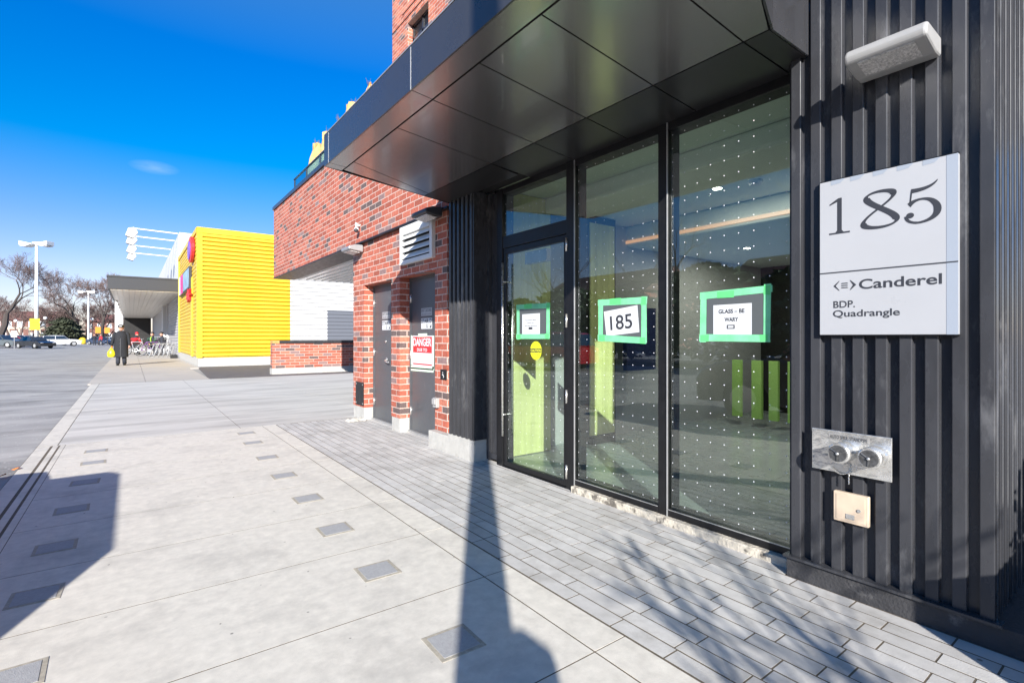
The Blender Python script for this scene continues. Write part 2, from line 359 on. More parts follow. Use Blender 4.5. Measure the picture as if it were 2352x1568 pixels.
for r_ in range(rows + 2):
    y = -2.6 + random.uniform(0, .3); x0 = x + r_ * w
    while y < 8.48:
        l = random.choice((.29, .30, .31, .40)); y1 = min(y + l, 8.48); h = random.uniform(-.0004, .0014)
        ya = y if x0 < 2.95 else max(y, 1.405)
        if y1 - ya > .02: g.box(x0 + .0045, x0 + w - .0045, ya + .004, y1 - .004, -.03, h)
        y = y1
struct(g.build('paving', M['paver']))
g = MB()       # driveway slabs
for a, b in ((8.506, 12.4), (12.408, 19.0)):
    for x0, x1 in ((-.73, 1.30), (1.308, 3.45), (3.458, 7.0), (7.008, 12)): g.box(x0, x1, a, b, -.03, .0004)
struct(g.build('driveway', M['concrete_drive']))
g = MB()       # walk in front of the store
ys = [19.06, 22.4, 26.2, 30, 34, 38.5, 43, 48, 54, 62, 72, 84, 100]
for a, b in zip(ys[:-1], ys[1:]):
    for x0, x1 in ((-1.0, .35), (.36, 2.04 if a < 26 else 2.42)): g.box(x0, x1, a + .01, b - .01, -.04, 0)
struct(g.build('store_walk', M['concrete_store']))
g = MB(); g.prism([(2.05, 19.2, -.04), (12, 19.2, -.04), (12, 27.2, -.04), (2.42, 27.2, -.04)], (0, 0, .035)); struct(g.build('asphalt_patch', M['asphalt_dark']))
g = MB(); g.quadf(*[at(p, d, -.02) for p, d in ((-400, 112), (265, 112), (265, 190), (-400, 190))]); struct(g.build('lawn', M['grass']))

# square inserts set in two rows
sqR = [(1.146, 1.974, 'fourth'), (1.145, 2.84, ''), (1.15, 3.63, ''), (1.186, 4.456, ''), (1.197, 5.331, ''), (1.225, 6.24, ''), (1.25, 7.22, 'dark'), (1.30, 8.0, '')]
sqL = [(-.384, 2.80), (-.400, 3.63), (-.390, 4.396), (-.372, 5.28), (-.343, 6.199), (-.326, 7.101), (-.333, 7.808)]
ordn = ['nearest', 'second nearest', 'third nearest', 'fourth nearest', 'fifth nearest', 'sixth nearest', 'seventh nearest', 'farthest']
def insert(x, y, label):
    t = thing('paving_insert', label, 'paving insert', (x, y, 0), R(random.uniform(-2, 2)), 'square grey inserts set in the sidewalk')
    b = MB(); b.box(-.108, .108, -.103, .103, -.01, .0022); b.build('grout_border', M['grout'], t)
    b = MB(); b.box(-.088, .088, -.084, .084, -.01, .0040); b.build('insert_slab', M['insert'], t)
for i, (x, y, _) in enumerate(sqR): insert(x, y, 'square grey insert in the row beside the paver band, %s to the camera' % ordn[i if i < 7 else 7])
for i, (x, y) in enumerate(sqL): insert(x, y, 'square grey insert in the row beside the grooved kerb, %s to the camera' % ordn[i if i < 6 else 7])

# ================================================================ THE BUILDING
B = thing('apartment_building', 'brick and black metal apartment building with glazed lobby entrance numbered 185', 'building', (3, 4, 0))
BI = Matrix.Translation((-3, -4, 0))
def bpart(g, name, m, parent=None, **k):
    if parent is None:
        o = g.build(name, m, B, **k)
    else: o = g.build(name, m, parent, **k)
    if parent is None: o.location = (-3, -4, 0)
    return o
XG = 3.137
# ground floor brick around the steel doors
g = MB()
g.box(3.05, 3.9, 8.14, 8.64, .2, 2.88); g.box(3.05, 3.9, 6.76, 7.05, .2, 2.88); g.box(3.05, 3.9, 5.40, 5.71, .2, 2.88)
g.box(3.05, 3.9, 7.05, 8.14, 2.19, 2.88); g.box(3.05, 3.9, 5.71, 6.76, 2.19, 2.88)
bpart(g, 'brick_wall', M['brick'])
g = MB(); g.box(3.0, 3.5, 4.9, 14.48, 2.90, 4.66); bpart(g, 'brick_overhang', M['brick'])
g = MB(); g.box(2.985, 3.5, 5.3, 14.49, 2.875, 2.898); bpart(g, 'drip_flashing', M['black'])
g = MB(); g.box(2.97, 3.55, 1.0, 14.51, 4.662, 4.745); bpart(g, 'parapet_cap', M['canopy'])
for y0, y1 in ((8.14, 8.64), (6.76, 7.05)): bpart(MB().box(3.056, 3.9, y0 + .003, y1 - .003, -.05, .199), 'concrete_footing', M['concrete_base'], bevel=.006)
bpart(MB().box(2.957, 3.9, 4.67, 5.708, -.05, .199), 'concrete_footing', M['concrete_base'], bevel=.006)
bpart(MB().box(2.957, 3.137, 4.67, 5.21, .1991, .235), 'concrete_ledge', M['concrete_base'])
g = MB(); g.box(3.9, 12, 4.62 + .2, 8.64, -.05, 4.6); bpart(g, 'passage_side_wall', M['siding_grey'])
g = MB(); g.box(3.26, 3.3, 5.5, 8.3, -.05, 2.6); bpart(g, 'door_backing', M['void'])
# passage ceiling (glossy ribbed metal under the overhanging storey)
g = MB(); g.box(3.5, 12, 8.64, 14.45, 2.90, 2.95)
k = 3.6
while k < 12: g.box(k, k + .03, 8.66, 14.44, 2.88, 2.899); k += .2
bpart(g, 'passage_ceiling', M['passage'])
# upper storeys
g = MB()
wy0, wy1 = 9.458, 10.446
g.box(4.9, 12, -6, wy0, 4.6, 13); g.box(4.9, 12, wy1, 11.265, 4.6, 13)
g.box(4.9, 12, wy0, wy1, 4.6, 6.6); g.box(4.9, 12, wy0, wy1, 8.27, 8.72); g.box(4.9, 12, wy0, wy1, 10.4, 13); g.box(5.2, 12, wy0, wy1, 6.6, 8.27); g.box(5.2, 12, wy0, wy1, 8.72, 10.4)
bpart(g, 'tower_wall', M['brick_tower'])
g = MB(); g.box(4.893, 4.9, 8.9, 11.27, 8.405, 8.425); g.box(4.893, 4.9, 8.9, 10.7, 8.575, 8.595); bpart(g, 'brick_band_joint', M['void'])
for z0, z1 in ((6.6, 8.27), (8.72, 10.4)):
    g = MB()
    g.box(5.02, 5.1, wy0, wy0 + .06, z0, z1); g.box(5.02, 5.1, wy1 - .06, wy1, z0, z1); g.box(5.02, 5.1, 9.92, 9.985, z0, z1)
    g.box(5.02, 5.1, wy0, wy1, z1 - .06, z1); g.box(5.02, 5.1, wy0, wy1, z0, z0 + .06); g.box(5.02, 5.1, wy0, wy1, z1 - .36, z1 - .30)
    for j in range(9): g.box(5.04, 5.08, wy0 + .06, wy1 - .06, z1 - .30 + j * .027, z1 - .288 + j * .027)
    w_ = bpart(g, 'window', M['canopy'])
    g = MB(); g.box(5.06, 5.075, wy0 + .05, wy1 - .05, z0 + .05, z1 - .35); g.build('pane', M['win_glass'], w_)
    g = MB(); g.box(5.03, 5.055, 9.86, 9.92, z0 + .06, z1 - .36); g.box(5.03, 5.055, wy1 - .12, wy1 - .06, z0 + .06, z1 - .36); g.build('sash', M['offwhite'], w_)
g = MB(); g.box(3.5, 12, 14.2, 14.48, 2.951, 4.49); bpart(g, 'end_wall', M['brick'])
g = MB(); g.box(3.5, 12, -6, 14.45, 4.50, 4.60); bpart(g, 'terrace_floor', M['siding_grey'])
# terrace guard rail
g = MB()
g.box(3.23, 3.27, 5.5, 13.42, 5.235, 5.262); g.box(3.235, 3.265, 5.5, 13.42, 4.80, 4.83)
y = 13.39
while y > 5.5: g.box(3.235, 3.265, y - .04, y, 4.745, 5.235); y -= 1.07
rl = bpart(g, 'terrace_railing', M['canopy'])
g = MB(); g.box(3.246, 3.254, 5.5, 13.36, 4.83, 5.235); g.build('railing_glass', M['rail_glass'], rl)
# cladding -----------------------------------------------------------------
def ribs_x(g, x0, edges, pw, y_start, y_end, z0, z1, depth=.030):
    """vertical ribs on a face X=x0; edges = low-Y edge of each plateau, descending"""
    prof = [(x0 + depth, y_start, z0)]
    for e in edges:
        rr = .006
        prof += [(x0 + depth, e + pw, z0), (x0 + .002, e + pw, z0), (x0, e + pw - .003, z0)]
        prof += [(x0 + rr - rr*math.cos(a), e + rr - rr*math.sin(a), z0) for a in [k*math.pi/10 for k in range(6)]] + [(x0 + depth, e, z0)]
    prof.append((x0 + depth, y_end, z0))
    g.sheet(prof, (0, 0, z1 - z0), flip=True)
g = MB()
# right bay, with openings in front of it covered by sign
ribs_x(g, 2.99, [1.325, 1.222, 1.119, 1.019, .918, .818, .718, .619, .524], .052, 1.397, .522, .125, 6.5)
prof = []
x = 2.992
prof.append((x, .522, .125))
while x < 5.2:
    prof += [(x + .003, .522, .125), (x + .043, .522, .125), (x + .046, .525, .125), (x + .047, .540, .125), (x + .10, .540, .125)]
    prof += [(x + .106 - .006*math.cos(a) , .528 - .006*math.sin(a), .125) for a in [k*math.pi/10 for k in range(6)]]; x += .1
g.sheet(prof, (0, 0, 6.4), flip=False)
g.box(3.035, 5.2, .56, 1.385, .12, 6.5)
bpart(g, 'ribbed_cladding', M['clad'])
g = MB()
ribs_x(g, 2.95, [5.14, 5.05, 4.96, 4.87, 4.78, 4.69], .046, 5.21, 4.665, .236, 2.92)
g.box(2.986, 3.12, 4.667, 5.208, .236, 2.92)
g.box(2.952, 3.12, 4.655, 4.668, .236, 2.92)
bpart(g, 'ribbed_cladding', M['clad'])
g = MB(); g.box(2.99, 3.4, .5, 5.3, 3.22, 4.66); bpart(g, 'wall_panel', M['canopy'])
g = MB(); g.box(2.985, 5.2, -3, 1.40, -.05, .110); bpart(g, 'black_plinth', M['plinth'], bevel=.004)
g = MB(); g.box(2.962, 3.03, .50, 1.41, .111, .124); bpart(g, 'base_flashing', M['clad'])
# dark side panel left of the entrance
g = MB(); g.box(3.16, 3.24, 4.452, 4.67, .06, 2.9); g.box(3.12, 3.16, 4.61, 4.654, .02, 2.9); g.box(3.125, 3.16, 4.452, 4.61, .04, .10); bpart(g, 'side_panel', M['clad'])
# storefront frame -----------------------------------------------------------
g = MB()
zb = -.02
g.box(3.112, 3.262, 4.352, 4.450, zb, 2.905)          # left jamb
g.box(3.112, 3.262, 3.266, 3.372, zb, 2.905)          # door post
g.box(3.118, 3.262, 2.300, 2.384, .02, 2.905)
g.box(3.118, 3.262, 1.397, 1.430, .02, 2.905)
g.box(3.12, 3.26, 3.372, 4.352, 2.845, 2.905); g.box(3.12, 3.26, 2.384, 3.266, 2.845, 2.905); g.box(3.12, 3.26, 1.430, 2.300, 2.845, 2.905)
g.box(3.12, 3.26, 3.372, 4.352, 2.275, 2.40)           # transom bar
g.box(3.115, 3.26, 2.384, 3.266, .056, .108); g.box(3.115, 3.26, 1.430, 2.300, .056, .108)
g.box(3.11, 3.26, 3.372, 4.352, -.03, .008)
sf = bpart(g, 'storefront_frame', M['black'], bevel=.003)
g = MB()       # bright edge beads
for y in (3.266, 2.300): g.box(3.108, 3.118, y - .004, y + .003, .03, 2.9)
g.box(3.108, 3.114, 1.43, 2.30, .104, .109); g.box(3.108, 3.114, 2.384, 3.262, .104, .109)
g.build('glazing_bead', M['grey_metal'], sf)
def dots(y0, y1, z0, z1, parent, ph=0.03):
    d = MB(); y = y1 - ph
    while y > y0 + .02:
        z = z0 + .04
        while z < z1 - .02:
            c = [(XG - .0006, y + .0040*math.cos(a), z + .0040*math.sin(a)) for a in [-k*math.pi/3 for k in range(6)]]
            d.quadf(*c); z += .0985
        y -= .1
    d.build('dot_pattern', M['dots'], parent)
def pane(y0, y1, z0, z1, lab=None):
    q = MB(); q.box(XG, XG + .008, y0, y1, z0, z1); o = bpart(q, 'glass_pane', M['glass'])
    dots(y0, y1, z0, z1, o); return o
pane(1.430, 2.300, .108, 2.845); pane(2.384, 3.266, .108, 2.845); pane(3.372, 4.352, 2.40, 2.845)
# entrance door
g = MB()
g.box(3.125, 3.175, 4.302, 4.350, .012, 2.27); g.box(3.125, 3.175, 3.374, 3.418, .012, 2.27)
g.box(3.125, 3.175, 3.418, 4.302, 2.212, 2.27); g.box(3.125, 3.175, 3.418, 4.302, .012, .062)
ed = bpart(g, 'entrance_door', M['black'], bevel=.003)
q = MB(); q.box(XG, XG + .008, 3.418, 4.302, .062, 2.212); q.build('door_glass', M['glass'], ed)
dots(3.418, 4.302, .062, 2.212, ed)
for xx, z0, z1 in ((3.075, .33, 2.115), (3.20, .34, 2.11)):
    q = MB(); q.cyl((xx, 4.295, z0), (xx, 4.295, z1), .011)
    for z in (.55, 1.92): q.cyl((xx, 4.295, z), (XG, 4.295, z), .008)
    q.build('pull_handle', M['brushed'], ed, smooth=True)
for z in (2.175, 1.495, .82, .15):
    q = MB(); q.cyl((3.112, 3.367, z - .06), (3.112, 3.367, z + .06), .0105); q.build('hinge', M['brushed'], ed, smooth=True)
q = MB(); q.box(3.18, 3.24, 3.72, 4.05, 2.08, 2.2); q.build('door_closer', M['grey_metal'], ed)
g = MB(); g.box(3.072, 3.30, 1.40, 3.27, -.05, .054); bpart(g, 'concrete_curb', M['curb_dirty'], bevel=.006)
# steel doors
def steel_door(y0, y1, hinge_left):
    q = MB(); q.box(3.215, 3.255, y0 + .03, y1 - .03, .03, 2.15); d = bpart(q, 'steel_door', M['steel_door'], bevel=.003)
    q = MB(); q.box(3.20, 3.258, y0, y0 + .03, .0, 2.19); q.box(3.20, 3.258, y1 - .03, y1, .0, 2.19); q.box(3.20, 3.258, y0 + .03, y1 - .03, 2.15, 2.19); q.build('door_frame', M['steel_door'], d)
    q = MB(); q.box(3.17, 3.26, y0, y1, -.03, .028); q.build('threshold', M['grey_metal'], d)
    for z in (.3, 1.1, 1.9):
        q = MB(); q.cyl((3.208, y1 - .03, z - .06), (3.208, y1 - .03, z + .06), .012); q.build('hinge', M['brushed'], d, smooth=True)
    return d
d1 = steel_door(7.05, 8.14, True)
q = MB(); q.tube([(3.215, 7.60, 1.0), (3.17, 7.58, .985), (3.165, 7.50, .965), (3.165, 7.42, .962)], .010); q.cyl((3.213, 7.6, 1), (3.207, 7.6, 1), .03); q.cyl((3.213, 7.62, 1.28), (3.2, 7.62, 1.28), .02); q.build('lever_handle', M['brushed'], d1, smooth=True)
d2 = steel_door(5.71, 6.76, True)

# canopy ------------------------------------------------------------------
ZC = 2.905
cpy = bpart(MB().prism([(1.425, .90, ZC + .022), (1.425, 4.755, ZC + .022), (2.99, 5.22, ZC + .022), (3.14, 5.22, ZC + .022), (3.14, 1.302, ZC + .022), (2.60, 1.30, ZC + .022)], (0, 0, .24)), 'canopy', M['void'])
def lerp(a, b, t): return a + (b - a) * t
outer = [.93, 1.37, 1.896, 2.443, 3.005, 3.563, 4.49, 4.76]      # Y of seams at X=1.585
inner = [1.297, 1.436, 2.018, 2.600, 3.187, 3.795, 4.99, 5.10]     # Y of seams at X=2.59
inn2 = [1.30, 1.445, 2.07, 2.68, 3.28, 3.90, 5.0, 5.22]
def soff(pts): 
    q = MB(); q.prism([(x, y, ZC) for x, y in pts], (0, 0, .0215)); return q
gp = .005
for i in range(7):
    a0, a1, b0, b1 = outer[i] + gp, outer[i+1] - gp, inner[i] + gp, inner[i+1] - gp
    if i == 0: a0 = outer[0] + .002
    soff([(1.592, a0), (1.592, a1), (2.585, b1), (2.585, b0)]).build('soffit_panel', M['soffit'], cpy)
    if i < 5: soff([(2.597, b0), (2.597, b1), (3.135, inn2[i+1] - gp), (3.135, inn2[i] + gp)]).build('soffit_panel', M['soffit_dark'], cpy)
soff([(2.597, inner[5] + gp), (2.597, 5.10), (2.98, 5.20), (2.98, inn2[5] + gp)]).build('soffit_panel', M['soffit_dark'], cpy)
# border strips and fascia
def fas(y0, y1):
    q = MB(); q.box(1.412, 1.424, y0, y1, ZC - .0005, ZC + .275); q.build('fascia_panel', M['canopy'], cpy)
    q = MB(); q.prism([(1.4245, y0, ZC), (1.578, y0 + .03, ZC), (1.578, y1 + .03, ZC), (1.4245, y1, ZC)], (0, 0, .021)); q.build('edge_panel', M['soffit'], cpy)
fas(.9, 2.963); fas(2.970, 4.636); fas(4.643, 4.757)
q = MB(); q.prism([(1.412, .872, ZC - .001), (1.412, .884, ZC - .001), (2.60, 1.296, ZC - .001), (2.60, 1.284, ZC - .001)], (0, 0, .36)); q.build('fascia_panel', M['canopy'], cpy)
q = MB(); q.prism([(2.604, 1.286, ZC - .001), (2.604, 1.297, ZC - .001), (3.0, 1.299, ZC - .001), (3.0, 1.288, ZC - .001)], (0, 0, .40)); q.build('fascia_panel', M['canopy'], cpy)
q = MB(); q.box(2.972, 2.989, 1.285, 1.296, 2.90, 3.4); q.build('corner_trim', M['clad'], cpy)
q = MB(); q.prism([(1.412, 4.757, ZC), (1.412, 4.769, ZC), (3.0, 5.232, ZC), (3.0, 5.220, ZC)], (0, 0, .275)); q.build('fascia_panel', M['canopy'], cpy)
q = MB(); q.box(1.4105, 1.4125, 2.9625, 2.9705, ZC, ZC + .27); q.box(1.4105, 1.4125, 4.6355, 4.6435, ZC, ZC + .27); q.box(1.408, 1.42, .9, 4.76, ZC + .276, ZC + .284); q.build('joint_seal', M['grey_metal'], cpy)

# lobby -----------------------------------------------------------------
g = MB(); g.box(3.262, 9.5, .75, 6.8, -.05, .004); bpart(g, 'lobby_floor', M['floor'])
g = MB()
g.box(3.15, 9.5, .75, 6.8, 2.98, 3.05); g.box(3.9, 4.5, .75, 4.6, 2.80, 2.979); g.box(4.5, 9.5, .75, 6.8, 2.90, 2.979)
g.box(5.6, 9.4, .8, 5.6, 2.62, 2.899)
bpart(g, 'lobby_ceiling', M['ceil'], bevel=.03)
g = MB(); g.box(5.585, 5.599, 1.2, 5.5, 2.66, 2.70); bpart(g, 'cove_light', emit_mat('cove_glow', (1, .42, .12), .38))
g = MB()
y = 3.26
while y < 4.0: g.box(y, y + .145, 4.60, 4.62, .012, 2.97); y += .148
y = 4.66
while y < 5.0: g.box(y, y + .11, 4.60, 4.62, .10, 2.8); y += .113
bpart(g, 'wood_panelling', M['wood'])
g = MB(); g.box(3.26, 4.02, 4.621, 4.7, 0, 2.98); g.box(4.6, 5.06, 4.621, 4.7, 0, 2.9); g.box(4.02, 9.5, 6.6, 6.7, 0, 3); g.box(9.3, 9.5, .75, 6.7, 0, 3); g.box(3.27, 9.5, .70, .78, 0, 3); g.box(5.06, 5.15, 4.62, 6.6, 0, 2.9); g.box(4.0, 4.05, 4.7, 6.6, 0, 2.98)
bpart(g, 'lobby_wall', M['dark_wall'])
g = MB()
for y0, y1 in ((4.20, 4.34), (3.88, 4.03), (3.64, 3.77), (3.44, 3.50), (5.1, 5.17)): g.box(7.5, 7.56, y0, y1, .13, 1.0)
bpart(g, 'lime_slats', mat('lime', (.50, .80, .22), .5))
g = MB(); g.box(4.63, 5.04, 4.52, 4.599, .0, .09); bpart(g, 'skirting', M['void'])
g = MB(); g.box(5.3, 5.9, 4.55, 4.62, .9, 1.75); bpart(g, 'lobby_screen', mat('navy', (.03, .04, .12), .3))
for i, (x, y, lab) in enumerate(((4.9, 3.0, 'round ceiling downlight seen through the top of the middle glass pane'), (5.3, 2.1, 'round ceiling downlight seen near the top of the right glass pane'), (7.05, 3.85, 'small ceiling downlight deep in the lobby behind the middle pane'), (7.0, 2.3, 'small ceiling downlight deep in the lobby behind the right pane'), (8.4, 3.6, 'ceiling downlight at the very back of the lobby'))):
    zc = 2.899 if x < 5.6 else 2.619
    t = thing('downlight', lab, 'ceiling light', (x, y, zc), 0, 'downlights in the lobby ceiling')
    q = MB(); q.cyl((0, 0, -.004), (0, 0, 0), .06, n=20); q.build('trim_ring', M['white'], t)
    ld = bpy.data.lights.new('downlight_lamp', 'AREA'); ld.shape = 'DISK'; ld.size = .09; ld.energy = 13 if x == 7.05 else 4.5; ld.color = (1, .93, .84)
    lo = bpy.data.objects.new('downlight_lamp', ld); COL.objects.link(lo); lo.parent = t; lo.location = (0, 0, -.012)
    q = MB(); q.cyl((0, 0, -.006), (0, 0, -.0045), .045, n=20); q.build('lamp', emit_mat('downlight_glow', (1, .95, .85), 14), t)
q = MB(); q.cyl((4.95, 2.62, 2.87), (4.95, 2.62, 2.9), .07); q.cyl((4.95, 2.62, 2.85), (4.95, 2.62, 2.87), .05, .06); tag(q.build('smoke_detector', M['white']), 'white round smoke detector on the lobby ceiling', 'smoke detector')

# ================================================================ WRITING
def text_mesh(s):
    cu = bpy.data.curves.new('t', 'FONT'); cu.body = s; cu.size = 1; cu.align_x = 'LEFT'
    return cu
def text_on_x(s, X, y_left, y_right, z0, z1, m, parent, name='lettering', bold=0, shear=0, rot=0, cap=None):
    """text on a plane X=const facing -X; spans y_left (larger Y) to y_right, from z0 to z1"""
    cu = text_mesh(s); cu.offset = bold; cu.shear = shear; cu.extrude = 0
    o = bpy.data.objects.new('tmp', cu); COL.objects.link(o)
    dg = bpy.context.evaluated_depsgraph_get(); me = bpy.data.meshes.new_from_object(o.evaluated_get(dg))
    bpy.data.objects.remove(o); bpy.data.curves.remove(cu)
    xs = [v.co.x for v in me.vertices]; ys_ = [v.co.y for v in me.vertices]
    x0, x1, yy0, yy1 = min(xs), max(xs), min(ys_), max(ys_)
    yc, zc = (y_left + y_right) / 2, (z0 + z1) / 2
    for v in me.vertices:
        a = (v.co.x - x0) / (x1 - x0); b = (v.co.y - yy0) / (yy1 - yy0)
        Y = lerp(y_left, y_right, a); Zz = lerp(z0, z1, b)
        if rot:
            dy, dz = -(Y - yc), Zz - zc
            dy, dz = dy*math.cos(rot) - dz*math.sin(rot), dy*math.sin(rot) + dz*math.cos(rot)
            Y, Zz = yc - dy, zc + dz
        v.co = (X, Y, Zz)
    me.materials.clear(); me.materials.append(m); me.update()
    n = bpy.data.objects.new(name, me); COL.objects.link(n); n.parent = parent
    return n
def wthing(name, label, cat, group=None):       # world-coordinate thing: empty at origin of parts
    return thing(name, label, cat, (0, 0, 0), 0, group)

# big address sign ----------------------------------------------------------
sg = wthing('address_sign', 'large pale sign reading 185, Canderel, BDP. Quadrangle on the ribbed cladding', 'sign')
XS = 2.962
g = MB(); g.box(XS, 2.989, .642, 1.215, 1.362, 2.172); 
# slanted top to follow the photo
g.build('sign_board', M['sign_face'], sg, bevel=.002)
g = MB(); g.box(XS - .001, XS, .642, .683, 1.362, 2.172); g.build('shade_strip', M['sign_shade'], sg)  # shaded side of the board, painted as a bluish strip
g = MB()
for e in (1.16, 1.07, .97, .87, .77):
    g.prism([(XS - .0008, e, 2.172), (XS - .0008, e - .065, 2.172), (XS - .0008, e - .045, 2.152), (XS - .0008, e, 2.148)], (.0007, 0, 0))
g.build('shade_marks', M['sign_shade'], sg)  # ragged shadow along the top edge, painted as darker wedges
g = MB(); g.box(XS - .0015, XS, .642, 1.215, 1.685, 1.691); g.build('rule_line', M['ink'], sg)
g = MB(); g.box(2.972, 2.995, 1.216, 1.222, 1.357, 2.178); g.box(2.972, 2.995, .6415, 1.216, 1.355, 1.361); g.box(2.972, 2.995, .6415, 1.216, 2.173, 2.180); g.build('sign_frame', M['black'], sg)
def ribbon(path, wf):
    """closed strip polygons round a 2D path with width function"""
    quads = []; n = len(path); L_, R_ = [], []
    for i in range(n):
        a = path[max(0, i-1)]; b = path[min(n-1, i+1)]
        dx, dy = b[0]-a[0], b[1]-a[1]; l = math.hypot(dx, dy) or 1; dx /= l; dy /= l
        w = wf(i / (n-1), dx, dy) / 2
        L_.append((path[i][0] - dy*w, path[i][1] + dx*w)); R_.append((path[i][0] + dy*w, path[i][1] - dx*w))
    for i in range(n-1): quads.append([L_[i], R_[i], R_[i+1], L_[i+1]])
    return quads
def bez(p0, p1, p2, p3, n=14):
    return [tuple((1-t)**3*p0[k] + 3*(1-t)**2*t*p1[k] + 3*(1-t)*t*t*p2[k] + t**3*p3[k] for k in (0, 1)) for t in [i/n for i in range(n+1)]]
def digits(g, X, placed):
    lay = 0
    for ch, yl, yr, z0, z1 in placed:
        polys = []
        if ch == '1':
            polys = [[(.40, .03), (.61, .03), (.61, 1), (.40, .94)], [(.03, 0), (.97, 0), (.97, .045), (.03, .045)], [(.30, .035), (.71, .035), (.61, .1), (.40, .1)], [(.05, .82), (.42, .90), (.58, 1), (.45, .995), (.05, .86)]]
        elif ch == '8':
            path = []
            for i in range(97):
                t = 2*math.pi*i/96; yy = .5 + .04 + .46*math.cos(t) - .04*0; top = math.cos(t) > 0
                A = .36 if top else .44
                path.append((.5 - A*math.sin(2*t), min(1, max(0, .54 + (.44 if top else .52)*math.cos(t)))))
            def wf(t, dx, dy): return .055 + .135*abs(dx*.42 - dy*.91)**2.2
            polys = ribbon(path, wf)
        else:
            bowl = bez((.14, .50), (.30, .66), (.62, .66), (.78, .52)) + bez((.78, .52), (1.0, .34), (.92, .06), (.46, .015))[1:] + bez((.46, .015), (.22, .0), (.05, .10), (.06, .22))[1:]
            polys = ribbon(bowl, lambda t, dx, dy: .055 + .15*abs(dy)**1.5 * (1 if t < .75 else .3))
            polys += [[(.14, .48), (.19, .52), (.235, .90), (.19, .90)]]
            polys += ribbon(bez((.20, .87), (.5, .86), (.78, .90), (.90, 1.06)), lambda t, dx, dy: .10*(1-t)**.6 + .015)
            polys += [[(.17 + .11*math.cos(a), .23 + .075*math.sin(a)) for a in [k*math.pi/8 for k in range(16)]]]
        for P in polys:
            lay += 1
            pts = [(X - .0006 - .000004*lay, lerp(yl, yr, p[0]), lerp(z0, z1, p[1])) for p in P]
            ar = sum(P[i][0]*P[(i+1) % len(P)][1] - P[(i+1) % len(P)][0]*P[i][1] for i in range(len(P)))
            if ar < 0: pts.reverse()
            g.quadf(*pts)
g = MB(); digits(g, XS, (('1', 1.172, 1.068, 1.888, 2.075), ('8', 1.020, .862, 1.888, 2.072), ('5', .842, .700, 1.884, 2.062))); g.build('house_number', M['ink'], sg)
text_on_x('Canderel', XS - .001, 1.030, .699, 1.592, 1.642, M['ink'], sg, bold=.017)
text_on_x('BDP.', XS - .001, 1.148, 1.048, 1.502, 1.538, M['ink'], sg, bold=.014)
text_on_x('Quadrangle', XS - .001, 1.150, .858, 1.444, 1.490, M['ink'], sg, bold=.014)
g = MB()
def pl(*P): g.quadf(*[(XS - .001, y, z) for y, z in P])
for z in (1.606, 1.617, 1.628): g.quadf(*[(XS - .001, y, zz) for y, zz in ((1.113, z - .0025), (1.079, z - .0025), (1.083, z + .0025), (1.109, z + .0025))])
def chev(y0, y1, w, m_):     # chevron pointing to y0
    g.quadf(*[(XS - .001, y, z) for y, z in ((y0, 1.617), (y1, 1.592), (y1 - w*.6, 1.592), (y0 - w if y0 > y1 else y0 + w, 1.617))])
    g.quadf(*[(XS - .001, y, z) for y, z in ((y0, 1.617), (y0 - w if y0 > y1 else y0 + w, 1.617), (y1 - w*.6, 1.642), (y1, 1.642))])
for s_, y0, w in ((1, 1.148, .011), (-1, 1.042, .015)):
    tip = (y0, 1.617); e = y0 - s_*.026
    for zz in (1.592, 1.642):
        g.quadf((XS - .001, y0, 1.617), (XS - .001, e, zz), (XS - .001, e - s_*.004, zz), (XS - .001, y0 - s_*w, 1.617))
g.build('logo_mark', M['ink'], sg)

